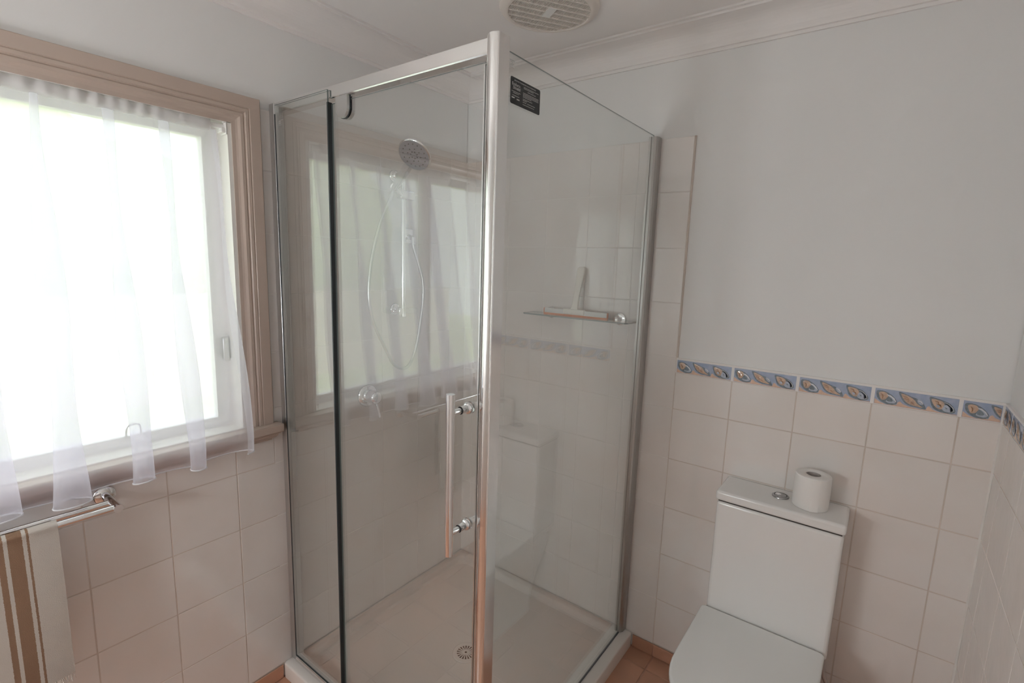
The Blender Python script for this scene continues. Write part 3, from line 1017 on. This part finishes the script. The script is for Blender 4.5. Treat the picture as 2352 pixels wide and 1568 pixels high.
# dark seal lines
MB().box(0.0312, 0.0362, -0.9525, -0.9512, 0.0820, 2.0110).build('glass_seal', 'rubber_seal', enc)
MB().box(0.0312, 0.3180, -0.9525, -0.9512, 0.0820, 0.0860).build('glass_seal', 'rubber_seal', enc)
MB().box(0.3172, 0.3226, -0.9528, -0.9380, 0.0860, 2.0040).build('door_seal', 'rubber_seal', door)
MB().box(0.8962, 0.9020, -0.9435, -0.9340, 0.0880, 1.9920).build('door_seal', 'clear_glass', door)
MB().box(0.8930, 0.8962, -0.9440, -0.9412, 0.0880, 1.9960).build('door_seal', 'satin_silver', door)
MB().box(0.9190, 0.9258, -0.9110, -0.0420, TZ + 0.0002, TZ + 0.0030).build('glass_seal', 'grey_nozzle', enc)
# pivot hinge, a tongue with a round end, either side of the glass
def tongue(xc, w, z_top, z_bot, y, depth, sgn=1):
    r = w / 2
    poly = [(xc + r, z_top), (xc - r, z_top)]
    for k in range(13):
        a = PI + PI * k / 12
        poly.append((xc + r * math.cos(a), z_bot + r + r * math.sin(a)))
    M = Matrix(((1, 0, 0, 0), (0, 0, -1, y), (0, 1, 0, 0), (0, 0, 0, 1)))   # local xy -> world xz, local z -> -y
    return poly, M, depth
hg = MB()
p_, M_, d_ = tongue(0.385, 0.054, 2.0105, 1.953, -0.9412, 0.011)
hg.prism(p_, M_, d_, smooth_side=False)
p_, M_, d_ = tongue(0.385, 0.054, 2.0105, 1.953, -0.9250, 0.011)
hg.prism(p_, M_, d_)
hgo = hg.build('pivot_hinge', 'satin_silver', door)
p_, M_, d_ = tongue(0.385, 0.0565, 2.0115, 1.9515, -0.9408, 0.003)
MB().prism(p_, M_, d_).build('hinge_gasket', 'rubber_seal', hgo)
hg2 = MB()
hg2.rbox(0.358, 0.412, -0.9530, -0.9412, 0.0825, 0.135, 0.004, 2)
hg2.build('pivot_hinge', 'satin_silver', door)
# bar handle
hb = MB()
HX, HY = 0.863, -1.005
def tube_bar(m, p0, p1, r, seg=28):
    m.cyl(p0, p1, r, seg)
tube_bar(hb, (HX, HY, 0.852), (HX, HY, 1.2615), 0.0108)
hbo = hb.build('bar_handle', 'chrome', door, 'chrome bar handle')
for z in (1.2150, 0.9080):
    q = MB()
    q.cyl((HX + 0.001, -0.9412, z), (HX + 0.001, HY, z), 0.0078, 20)
    q.lathe([(0.0098, -0.030), (0.0098, 0.0)], frame((HX + 0.001, -0.9412, z), (0, 1, 0)), 22)
    q.slathe([(0.0098, -0.010), (0.0125, -0.009), (0.0150, -0.005), (0.0150, -0.0002), (0.0001, -0.0002)], frame((HX + 0.001, -0.9412, z), (0, 1, 0)), 24)
    q.build('handle_mount', 'chrome', hbo)
    MB().lathe([(0.0088, -0.0305), (0.0088, -0.0325)], frame((HX + 0.001, -0.9412, z), (0, 1, 0)), 20).build('mount_ring', 'grey_nozzle', hbo)
    MB().slathe([(0.0150, 0.0002), (0.0150, 0.004), (0.011, 0.007), (0.0001, 0.008)], frame((HX + 0.001, -0.9360, z), (0, 1, 0)), 24).build('handle_mount', 'chrome', hbo)

# sticker on the side panel, seen from the +x side: local x runs along +y, local y up
def rounded_poly(w, h, r, n=6):
    return [(a, b) for a, b in rrect(0, w, 0, h, r, n)]
SX_, SY_, SZ_ = 0.9242, -0.8885, 1.9270
SW, SH = 0.1185, 0.0570
Ms = Matrix(((0, 0, 1, SX_), (1, 0, 0, SY_), (0, 1, 0, SZ_), (0, 0, 0, 1)))
stk = MB().prism(rounded_poly(SW, SH, 0.0045), Ms, 0.0004).build('sticker', 'sticker_dark', side, 'dark care sticker with pale print')
def text_mesh(body, size, loc, align='LEFT', bold=0.0, width=None):
    cu = bpy.data.curves.new('print', 'FONT')
    cu.body = body; cu.size = size; cu.align_x = align
    cu.offset = bold
    cu.resolution_u = 2
    to = bpy.data.objects.new('print', cu)
    COL.objects.link(to)
    bpy.context.view_layer.update()
    me = bpy.data.meshes.new_from_object(to.evaluated_get(bpy.context.evaluated_depsgraph_get()))
    COL.objects.unlink(to); bpy.data.objects.remove(to)
    if width and len(me.vertices):
        xs = [v.co.x for v in me.vertices]
        k = width / (max(xs) - min(xs)); x0 = min(xs)
        for v in me.vertices: v.co.x = (v.co.x - x0) * k
    T = Ms @ Matrix.Translation((loc[0], loc[1], 0.00055))
    me.transform(T)
    me.materials.clear(); me.materials.append(MAT['sticker_ink'])
    return me
link('print', text_mesh('IMPORTANT: TO BE REMOVED ONLY BY HOMEOWNER', 0.0036, (0.0135, 0.0500), width=0.086, bold=0.00008), stk)
link('print', text_mesh('Enduro', 0.0092, (0.0055, 0.0400), width=0.031, bold=0.00012), stk)
link('print', text_mesh('Shield', 0.0092, (0.0095, 0.0325), width=0.027, bold=0.00012), stk)
link('print', text_mesh('enduroshield.com', 0.0042, (0.066, 0.0375), width=0.034, bold=0.00005), stk)
ln = MB()
for x0, x1, y in ((0.050, 0.112, 0.0452), (0.050, 0.090, 0.0425), (0.048, 0.112, 0.0325), (0.048, 0.112, 0.0295), (0.048, 0.112, 0.0265), (0.048, 0.082, 0.0235),
                  (0.048, 0.086, 0.0190), (0.048, 0.064, 0.0162), (0.048, 0.062, 0.0122), (0.066, 0.098, 0.0122), (0.048, 0.094, 0.0072),
                  (0.004, 0.038, 0.0265), (0.010, 0.032, 0.0235), (0.008, 0.034, 0.0180)):
    x = x0
    while x < x1:                                  # broken runs: print too small to read
        w = rng.uniform(0.0015, 0.0045)
        ln.add([Ms @ Vector((a, b, 0.0006)) for a, b in ((x, y), (min(x + w, x1), y), (min(x + w, x1), y + 0.00125), (x, y + 0.00125))], [(0, 1, 2, 3)])
        x += w + 0.0007
for x0, y0 in ((0.005, 0.0125), (0.024, 0.0115)):
    ln.add([Ms @ Vector((a, b, 0.0006)) for a, b in ((x0, y0), (x0 + 0.011, y0), (x0 + 0.011, y0 + 0.0024), (x0, y0 + 0.0024))], [(0, 1, 2, 3)])
ln.build('small_print', 'sticker_ink', stk)
def etched(parent, M):
    e = MB()
    for x0, x1, y in ((0.006, 0.032, 0.016), (0.005, 0.016, 0.012), (0.005, 0.020, 0.0085), (0.006, 0.019, 0.005), (0.006, 0.022, 0.0015)):
        x = x0
        while x < x1:
            w = rng.uniform(0.0012, 0.003)
            e.add([M @ Vector((a, b, 0.0003)) for a, b in ((x, y), (x + w, y), (x + w, y + 0.0012), (x, y + 0.0012))], [(0, 1, 2, 3)])
            x += w + 0.0008
    e.build('etched_mark', 'etched_ink', parent)
etched(side, Matrix(((0, 0, 1, 0.9240), (1, 0, 0, -0.900), (0, 1, 0, 2.000), (0, 0, 0, 1))))
etched(fx_, Matrix(((1, 0, 0, 0.050), (0, 0, -1, -0.9510), (0, 1, 0, 1.972), (0, 0, 0, 1))))

# ------------------------------------------------------------------ shower fittings on the left wall
rail = thing('shower_rail', (0.0, -0.445, 1.36), 'chrome slide rail with sliding holder on the shower wall', 'shower rail')
RX, RY = 0.058, -0.445
MB().cyl((RX, RY, 1.335), (RX, RY, 1.925), 0.0095, 20).build('rail', 'chrome', rail)
for z in (1.900, 1.362):
    q = MB()
    q.cyl((0.0012, RY, z), (RX, RY, z), 0.0105, 20)
    q.slathe([(0.024, 0.0), (0.024, 0.006), (0.019, 0.010), (0.0001, 0.010)], frame((0.0012, RY, z), (1, 0, 0)), 28)
    q.build('bracket', 'chrome', rail)
q = MB()
q.rbox(RX - 0.017, RX + 0.017, RY - 0.024, RY + 0.052, 1.806, 1.842, 0.008, 3)
q.cyl((RX + 0.008, RY - 0.026, 1.826), (0.102, -0.529, 1.842), 0.0135, 20)
q.build('slider', 'chrome', rail)
q = MB()
q.rbox(0.030, 0.100, RY - 0.085, RY + 0.040, 1.352, 1.374, 0.006, 3)
q.build('soap_tray', 'clear_glass', rail, 'clear soap tray')
MB().rbox(0.098, 0.106, RY - 0.062, RY - 0.045, 1.350, 1.376, 0.002, 2).build('tray_clip', 'chrome', rail)

hs = thing('hand_shower', (0.10, -0.527, 1.836), 'chrome hand shower with round nozzle head, held on the slide rail', 'hand shower')
HC = Vector((0.290, -0.596, 1.928))
HN = Vector((0.206, -0.777, -0.713)).normalized()
HB = Vector((0.097, -0.525, 1.834))
Mh = frame(HC, HN, (0, 1, 0))
MB().slathe([(0.0001, -0.026), (0.020, -0.025), (0.042, -0.016), (0.0575, -0.006), (0.0610, 0.0), (0.0600, 0.003), (0.0560, 0.0045)], Mh, 44).build('head_shell', 'chrome', hs)
fp = MB().lathe([(0.0560, 0.0043), (0.0540, 0.0036), (0.0001, 0.0036)], Mh, 44).build('face_plate', 'shower_face', hs)
nz = MB()
for rad, cnt in ((0.042, 16), (0.024, 8), (0.0125, 7)):
    for k in range(cnt):
        a = 2 * PI * k / cnt + rad * 31
        c = Mh @ Vector((rad * math.cos(a), rad * math.sin(a), 0.0036))
        nz.cyl(c, c + HN * 0.0022, 0.0021, 8)
nz.build('nozzles', 'grey_nozzle', fp)
MB().lathe([(0.0095, 0.0038), (0.0095, 0.0050), (0.0001, 0.0050)], Mh, 24).build('centre_cap', 'shower_face', fp)
top = HC - HN * 0.012 + (HB - HC).normalized() * 0.040
mid = (HB + top) / 2 + Vector((0.004, 0, 0.002))
MB().tube(smooth_path([HB, HB + (mid - HB) * 0.5, mid, top, HC - HN * 0.014 + (HB - HC).normalized() * 0.02], 5), [0.0115 + 0.0065 * min(1, i / 14) for i in range(21)], 20).build('handle', 'chrome', hs)
hose_pts = [(0.050, -0.385, 1.640), (0.052, -0.380, 1.610), (0.062, -0.362, 1.545), (0.070, -0.347, 1.472), (0.070, -0.349, 1.379), (0.070, -0.388, 1.195),
            (0.072, -0.440, 1.122), (0.072, -0.505, 1.140), (0.072, -0.552, 1.214), (0.072, -0.608, 1.324), (0.072, -0.628, 1.426),
            (0.072, -0.615, 1.558), (0.076, -0.580, 1.690), (0.086, -0.545, 1.775), HB - (mid - HB).normalized() * 0.006]
hp_ = smooth_path(hose_pts, 12)
hm = MB().tube(hp_, [0.0062 + (0.0006 if i % 2 else 0) for i in range(len(hp_))], 12)
hm.build('hose', 'satin_silver', hs, 'ribbed silver shower hose')
ob = thing('shower_outlet', (0.0, -0.385, 1.665), 'square chrome wall outlet feeding the shower hose', 'shower outlet')
MB().rbox(0.0012, 0.022, -0.412, -0.358, 1.635, 1.697, 0.006, 3).build('outlet_body', 'chrome', ob)
MB().cyl((0.020, -0.385, 1.665), (0.050, -0.385, 1.655), 0.010, 18).cyl((0.050, -0.385, 1.662), (0.050, -0.385, 1.632), 0.0095, 18).build('elbow', 'chrome', ob)

mx_ = thing('shower_mixer', (0.0, -0.590, 1.016), 'chrome shower mixer with a lever pointing down', 'shower mixer')
Mm = frame((0.0012, -0.590, 1.016), (1, 0, 0), (0, 1, 0))
MB().slathe([(0.0001, 0), (0.046, 0.0), (0.046, 0.006), (0.041, 0.011), (0.026, 0.013)], Mm, 40).build('mixer_plate', 'chrome', mx_)
MB().slathe([(0.0265, 0.010), (0.0265, 0.058), (0.024, 0.066), (0.014, 0.070), (0.0001, 0.071)], Mm, 36).build('mixer_body', 'chrome', mx_)
MB().tube(smooth_path([(0.054, -0.588, 0.996), (0.061, -0.585, 0.975), (0.066, -0.582, 0.950), (0.069, -0.581, 0.935)], 4), [0.0055] * 13, 12).build('lever', 'chrome', mx_)

# ------------------------------------------------------------------ glass shelf and squeegee on the back wall
shf = thing('glass_shelf', (0.66, -0.01, 1.355), 'clear glass shelf on two round chrome mounts in the shower', 'shelf')
sp = [(0.413, -0.006), (0.418, -0.094), (0.428, -0.1015), (0.884, -0.1015), (0.8955, -0.092), (0.901, -0.006)]
gm = MB().prism(sp, Matrix.Translation((0, 0, 1.3565)), 0.0055)
for i in range(2, len(gm.f)): gm.mi[i] = 1
gm.build('shelf_board', ['clear_glass', 'glass_edge'], shf)
for x in (0.503, 0.822):
    q = MB()
    Mb = frame((x, -0.0012, 1.3640), (0, -1, 0))
    q.slathe([(0.0001, 0), (0.0245, 0), (0.0245, 0.004), (0.022, 0.006), (0.010, 0.0065)], Mb, 32)
    q.slathe([(0.0105, 0.004), (0.0105, 0.040), (0.0085, 0.044), (0.0001, 0.045)], Mb, 24)
    q.build('shelf_mount', 'chrome', shf)

sq = thing('squeegee', (0.645, -0.045, 1.3625), 'white squeegee with orange rubber blade leaning on the glass shelf', 'squeegee')
SQY = -0.052
MB().rbox(0.5000, 0.7900, SQY - 0.0045, SQY + 0.0045, 1.3665, 1.3860, 0.0015, 2).build('blade_channel', 'channel_white', sq)
ob_ = MB()
ob_.box(0.4975, 0.7925, SQY - 0.0052, SQY - 0.0030, 1.3622, 1.3672)
ob_.box(0.4970, 0.5000, SQY - 0.0050, SQY + 0.0040, 1.3622, 1.3865)
ob_.box(0.7900, 0.7930, SQY - 0.0050, SQY + 0.0040, 1.3622, 1.3865)
ob_.build('rubber_blade', 'orange_rubber', sq)
MB().rbox(0.592, 0.690, SQY - 0.0085, SQY + 0.006, 1.3690, 1.3900, 0.003, 2).build('blade_clip', 'cream_plastic', sq)
hq = MB()
prev_ = None
rowsq = []
for t, wd, th in ((0.0, 0.030, 0.008), (0.08, 0.022, 0.009), (0.3, 0.019, 0.011), (0.6, 0.022, 0.012), (0.9, 0.027, 0.012), (0.98, 0.024, 0.010), (1.0, 0.014, 0.006)):
    cx, cy, cz = 0.641 + 0.006 * t, SQY + 0.036 * t, 1.386 + 0.176 * t
    rowsq.append([(cx + wd * 0.66 * math.copysign(abs(math.cos(a)) ** 0.6, math.cos(a)), cy + th / 2 * math.copysign(abs(math.sin(a)) ** 0.6, math.sin(a)), cz) for a in [2 * PI * k / 20 for k in range(20)]])
hq.grid(rowsq, True, closed=True)
hq.add(rowsq[-1], [tuple(range(20))])
hq.build('squeegee_handle', 'cream_plastic', sq)

# ------------------------------------------------------------------ towel rail and towel
tr_ = thing('towel_rail', (0.0, -1.76, 0.907), 'double chrome towel rail mounted under the window', 'towel rail')
TYR, TYL, TZR = -1.463, -2.075, 0.907
MB().cyl((0.108, TYR - 0.004, TZR), (0.108, TYL + 0.004, TZR), 0.0083, 20).build('front_bar', 'chrome', tr_)
MB().cyl((0.066, TYR - 0.004, TZR), (0.066, TYL + 0.004, TZR), 0.0083, 20).build('back_bar', 'chrome', tr_)
for yy in (TYR, TYL):
    q = MB()
    q.cyl((0.0012, yy, TZR), (0.1215, yy, TZR), 0.0105, 24)
    q.slathe([(0.0001, 0), (0.0265, 0), (0.0265, 0.005), (0.024, 0.008), (0.0105, 0.009)], frame((0.0012, yy, TZR), (1, 0, 0)), 32)
    q.build('rail_post', 'chrome', tr_)

tw = thing('striped_towel', (0.112, -1.77, 0.50), 'beige fringed towel with brown stripes hanging on the chrome rail', 'towel')
TWR, TWL = -1.583, -1.952
bar = Vector((0.108, 0, TZR))
prof = []
Rt = 0.0108
zb_f, zb_b = 0.515, 0.600
for k in range(25): prof.append((bar.x + Rt + 0.002 * math.sin(k / 24 * PI * 1.3), zb_f + (TZR - zb_f) * k / 24))
for k in range(1, 12):
    a = PI * k / 12
    prof.append((bar.x + Rt * math.cos(a), TZR + Rt * math.sin(a)))
for k in range(1, 20): prof.append((bar.x - Rt + 0.003 * math.sin(k / 19 * 2), TZR - (TZR - zb_b) * k / 19))
def towel_sheet(off):
    rows_ = []
    for i in range(49):
        s = i / 48
        y = TWR + (TWL - TWR) * s
        row = []
        for k, (x, z) in enumerate(prof):
            nx = prof[min(k + 1, len(prof) - 1)][0] - prof[max(k - 1, 0)][0]
            nzv = prof[min(k + 1, len(prof) - 1)][1] - prof[max(k - 1, 0)][1]
            l = math.hypot(nx, nzv)
            w = 0.004 * math.sin(7 * s + 0.6) * max(0, (TZR - z) / 0.4)
            if k > 30: w *= -0.5
            row.append((x + nzv / l * off + w, y, z - nx / l * off))
        rows_.append(row)
    return rows_
tm2 = MB()
A_ = towel_sheet(0.0); B_ = towel_sheet(0.0035)
tm2.grid(A_); tm2.grid(B_)
for ra, rb in ((A_[0], B_[0]), (A_[-1], B_[-1])): tm2.grid([ra, rb])
tm2.grid([[r_[0] for r_ in A_], [r_[0] for r_ in B_]])
tm2.grid([[r_[-1] for r_ in A_], [r_[-1] for r_ in B_]])
tm2.build('towel_body', 'towel_cloth', tw)
fr_ = MB()
for i in range(150):
    s = (i + 0.5) / 150
    y = TWR + (TWL - TWR) * s
    x = bar.x + Rt + 0.0018 + 0.004 * math.sin(7 * s + 0.6) * 0.95
    L = rng.uniform(0.014, 0.024)
    dy, dx = rng.uniform(-0.007, 0.007), rng.uniform(-0.004, 0.007)
    fr_.tube([(x, y, zb_f + 0.001), (x + dx * 0.4, y + dy * 0.3, zb_f - L * 0.5), (x + dx, y + dy, zb_f - L)], [0.0009, 0.0008, 0.0005], 5)
fo = fr_.build('fringe', 'towel_thread', tw)
fo['kind'] = 'stuff'
def tassel(y):
    q = MB()
    x = bar.x + Rt + 0.006
    q.tube(smooth_path([(x, y + 0.010, zb_f - 0.001), (x + 0.004, y + 0.004, zb_f - 0.006), (x + 0.003, y - 0.004, zb_f - 0.005), (x, y - 0.008, zb_f - 0.001)], 4), 0.0016, 6)
    for k in range(9):
        a = rng.uniform(-1, 1)
        q.tube(smooth_path([(x + 0.003, y, zb_f - 0.005), (x + 0.004 + 0.004 * abs(a), y + a * 0.012, zb_f - 0.010), (x + 0.003, y + a * 0.017, zb_f - 0.030)], 3), [0.0010] * 6 + [0.0006], 5)
    return q.build('tassel', 'tassel_brown', tw)
tassel(TWR - 0.055); tassel(TWR - 0.076); tassel(TWR - 0.101)

# ------------------------------------------------------------------ toilet
wc = thing('toilet', (1.45, -0.30, 0.0), 'white toilet suite with square cistern and closed seat', 'toilet')
CX0, CX1, CY = 1.2790, 1.6395, -0.160
MB().rbox(CX0 + 0.001, CX1 - 0.001, CY + 0.003, -0.003, 0.395, 0.8095, 0.012, 4).build('cistern', 'ceramic_white', wc)
MB().box(CX0 + 0.006, CX1 - 0.006, CY + 0.008, -0.006, 0.8080, 0.8140).build('cistern_gap', 'shadow_gap', wc)
ld = MB().rbox(CX0 - 0.003, CX1 + 0.003, CY - 0.002, -0.002, 0.8130, 0.8455, 0.009, 4).build('cistern_lid', 'ceramic_white', wc)
bt = MB()
Mbt = Matrix.Translation((1.4540, -0.0685, 0.8455))
bt.slathe([(0.0255, 0.0), (0.0255, 0.0025), (0.023, 0.0045), (0.0195, 0.0050)], Mbt, 36)
bto = bt.build('flush_button', 'button_silver', ld)
MB().lathe([(0.0195, 0.0050), (0.0195, 0.0020), (0.0175, 0.0020)], Mbt, 36).build('button_gap', 'shadow_gap', bto)
MB().slathe([(0.0178, 0.0015), (0.0178, 0.0046), (0.0165, 0.0056), (0.0001, 0.0058)], Mbt, 36).build('button_cap', 'button_silver', bto)
MB().slathe([(0.0080, 0.0056), (0.0080, 0.0062), (0.0070, 0.0068), (0.0001, 0.0068)], Mbt @ Matrix.Translation((-0.007, 0.002, 0)), 24).build('button_half', 'chrome', bto)
# seat lid outline: square back, rounded front
def seat_outline(inset=0.0, front=-0.615, back=-0.166):
    x0, x1 = 1.2690 + inset, 1.6335 - inset
    yb_, yf = back - inset, front + inset
    ys = -0.435
    out = []
    r = 0.012
    for k in range(5):
        a = math.radians(90 * k / 4)
        out.append((x1 - r + r * math.cos(a), yb_ - r + r * math.sin(a)))
    for k in range(5):
        a = math.radians(90 + 90 * k / 4)
        out.append((x0 + r + r * math.cos(a), yb_ - r + r * math.sin(a)))
    cx, rx, ry = (x0 + x1) / 2, (x1 - x0) / 2, ys - yf
    for k in range(25):
        a = math.radians(180 + 180 * k / 24)
        ca, sa = math.cos(a), math.sin(a)
        out.append((cx + rx * math.copysign(abs(ca) ** 0.72, ca), ys + ry * math.copysign(abs(sa) ** 0.80, sa)))
    return out
def slab(m, z0, z1, r, inset=0.0, **kw):
    ringsz = []
    for k in range(5):
        a = PI / 2 * k / 4
        ringsz.append((inset + r * (1 - math.sin(a)) if False else inset + r * (1 - math.cos(PI / 2 - a)), z1 - r + r * math.sin(a)))
    rows_ = [[(a, b, z0) for a, b in seat_outline(inset, **kw)]] + [[(a, b, z) for a, b in seat_outline(i_, **kw)] for i_, z in [(inset + r * (1 - math.cos(PI / 2 * k / 4)), z1 - r + r * math.sin(PI / 2 * k / 4)) for k in range(5)]]
    m.grid(rows_, True, closed=True)
    m.add(rows_[-1], [tuple(range(len(rows_[-1])))])
    m.add(rows_[0], [tuple(range(len(rows_[0]) - 1, -1, -1))])
    return m
slab(MB(), 0.4130, 0.4300, 0.006).build('seat_lid', 'seat_white', wc)
slab(MB(), 0.3930, 0.4110, 0.004, inset=0.004).build('seat', 'seat_white', wc)
pan = MB()
prow = []
for ins, z in ((0.012, 0.391), (0.012, 0.360), (0.022, 0.300), (0.045, 0.200), (0.060, 0.100), (0.064, 0.0)):
    prow.append([(a, b, z) for a, b in seat_outline(ins, front=-0.600 + ins * 1.2, back=-0.03)])
pan.grid(prow, True, closed=True)
pan.add(prow[0], [tuple(range(len(prow[0])))])
pan.build('pan', 'ceramic_white', wc)
MB().tube(smooth_path([(1.622, -0.055, 0.400), (1.630, -0.052, 0.300), (1.648, -0.050, 0.250), (1.690, -0.040, 0.205), (1.700, -0.004, 0.200)], 6), 0.0062, 12).build('water_hose', 'satin_silver', wc)
MB().cyl((1.700, -0.001, 0.200), (1.700, -0.030, 0.200), 0.014, 20).build('stop_valve', 'chrome', wc)

tr2 = thing('toilet_roll', (1.5380, -0.0800, 0.8455), 'white toilet paper roll standing on the cistern lid', 'toilet roll')
Mr = Matrix.Translation((1.5380, -0.0800, 0.8456))
MB().slathe([(0.0205, 0.001), (0.0480, 0.0), (0.0500, 0.003), (0.0505, 0.050), (0.0500, 0.1010), (0.0490, 0.1040), (0.0470, 0.1050), (0.0205, 0.1045), (0.0200, 0.1030)], Mr, 56).build('paper', 'paper_white', tr2)
MB().lathe([(0.0203, 0.1040), (0.0203, 0.0005)], Mr, 40).lathe([(0.0192, 0.0005), (0.0192, 0.1040)], Mr, 40).build('core', 'cardboard', tr2)
lt = MB()                                  # loose end of the paper
lt.grid([[(1.5380 + 0.0511 * math.cos(a), -0.0800 + 0.0511 * math.sin(a), z) for a in [math.radians(-60 - 3 * k) for k in range(10)]] for z in (0.8470, 0.9490)])
lt.build('paper_end', 'paper_white', tr2)

# ------------------------------------------------------------------ added fill lamp, unseen behind the camera, to brighten and even out the room
LX, LZ = 0.54, 1.34
lamp = thing('fill_lamp', (LX, YF, LZ), 'added fill lamp with two glowing globes, unseen behind the viewer', 'lamp')
MB().rbox(LX - 0.22, LX + 0.22, YF, YF + 0.025, LZ - 0.05, LZ + 0.05, 0.006, 2).build('fill_base', 'white_plastic', lamp)
gm_, gnt, gb = _nodes('fill_glow')
gb.inputs['Base Color'].default_value = (0.9, 0.9, 0.9, 1)
gb.inputs['Emission Color'].default_value = (0.945, 0.985, 1.0, 1)
gb.inputs['Emission Strength'].default_value = 38.5  # invented source: lifts the room beyond what window daylight gives
MAT['fill_glow'] = gm_
for dx in (-0.13, 0.13):
    MB().cyl((LX + dx, YF + 0.024, LZ), (LX + dx, YF + 0.062, LZ), 0.022, 20).build('fill_arm', 'chrome', lamp)
    MB().slathe([(0.09 * math.sin(PI * k / 18) + 0.0001, 0.125 - 0.09 * math.cos(PI * k / 18)) for k in range(0, 19)], frame((LX + dx, YF, LZ), (0, 1, 0), (1, 0, 0)), 40).build('fill_globe', 'fill_glow', lamp)

# ------------------------------------------------------------------ exhaust fan in the ceiling
fan = thing('exhaust_fan', (0.681, -0.380, ZC), 'round cream ceiling exhaust fan with slatted grille', 'exhaust fan')
FC = Vector((0.681, -0.380, ZC))
Mf = frame(FC, (0, 0, -1), (1, 0, 0))
MB().slathe([(0.160, 0.0), (0.159, 0.005), (0.153, 0.011), (0.142, 0.016), (0.1340, 0.0175), (0.1315, 0.0165), (0.1310, 0.010)], Mf, 64).build('fan_ring', 'fan_cream', fan)
MB().lathe([(0.133, 0.002), (0.0001, 0.002)], Mf, 48).build('fan_duct', 'fan_dark', fan)
RG = 0.1315
sl = MB()
ang = math.radians(57)
d1 = Vector((math.cos(ang), math.sin(ang), 0)); d2 = Vector((-math.sin(ang), math.cos(ang), 0))
fin = 0.0045
k = -int(RG / fin)
while k * fin < RG:
    t = k * fin
    h = math.sqrt(max(0, RG * RG - t * t))
    if h > 0.004:
        c = FC + d1 * t
        a, b = c - d2 * h, c + d2 * h
        w = d1 * 0.0010
        zt, zb = ZC - 0.0105, ZC - 0.0150
        q = [a - w, a + w, b + w, b - w]
        sl.add([(p.x, p.y, zb) for p in q] + [(p.x, p.y, zt) for p in q], [(3, 2, 1, 0), (0, 1, 5, 4), (2, 3, 7, 6), (1, 2, 6, 5), (3, 0, 4, 7)])
    k += 1
so_ = sl.build('grille_fins', 'fan_cream', fan); so_['kind'] = 'stuff'
for k in range(-4, 5):
    t = k * 0.0308
    h = math.sqrt(RG * RG - t * t)
    c = FC + d2 * t
    a, b = c - d1 * h, c + d1 * h
    w = d2 * 0.0022
    q = [a - w, a + w, b + w, b - w]
    MB().add([(p.x, p.y, ZC - 0.0162) for p in q] + [(p.x, p.y, ZC - 0.004) for p in q], [(0, 1, 2, 3), (0, 4, 5, 1), (2, 6, 7, 3), (1, 5, 6, 2), (3, 7, 4, 0)]).build('grille_bar', 'fan_cream', fan)
q = [FC + d1 * a + d2 * b for a, b in ((-0.0135, -0.0308), (0.0135, -0.0308), (0.0135, 0.0308), (-0.0135, 0.0308))]
MB().add([(p.x, p.y, ZC - 0.0172) for p in q] + [(p.x, p.y, ZC - 0.004) for p in q], [(0, 1, 2, 3), (0, 4, 5, 1), (1, 5, 6, 2), (2, 6, 7, 3), (3, 7, 4, 0)]).build('centre_plate', 'white_plastic', fan)
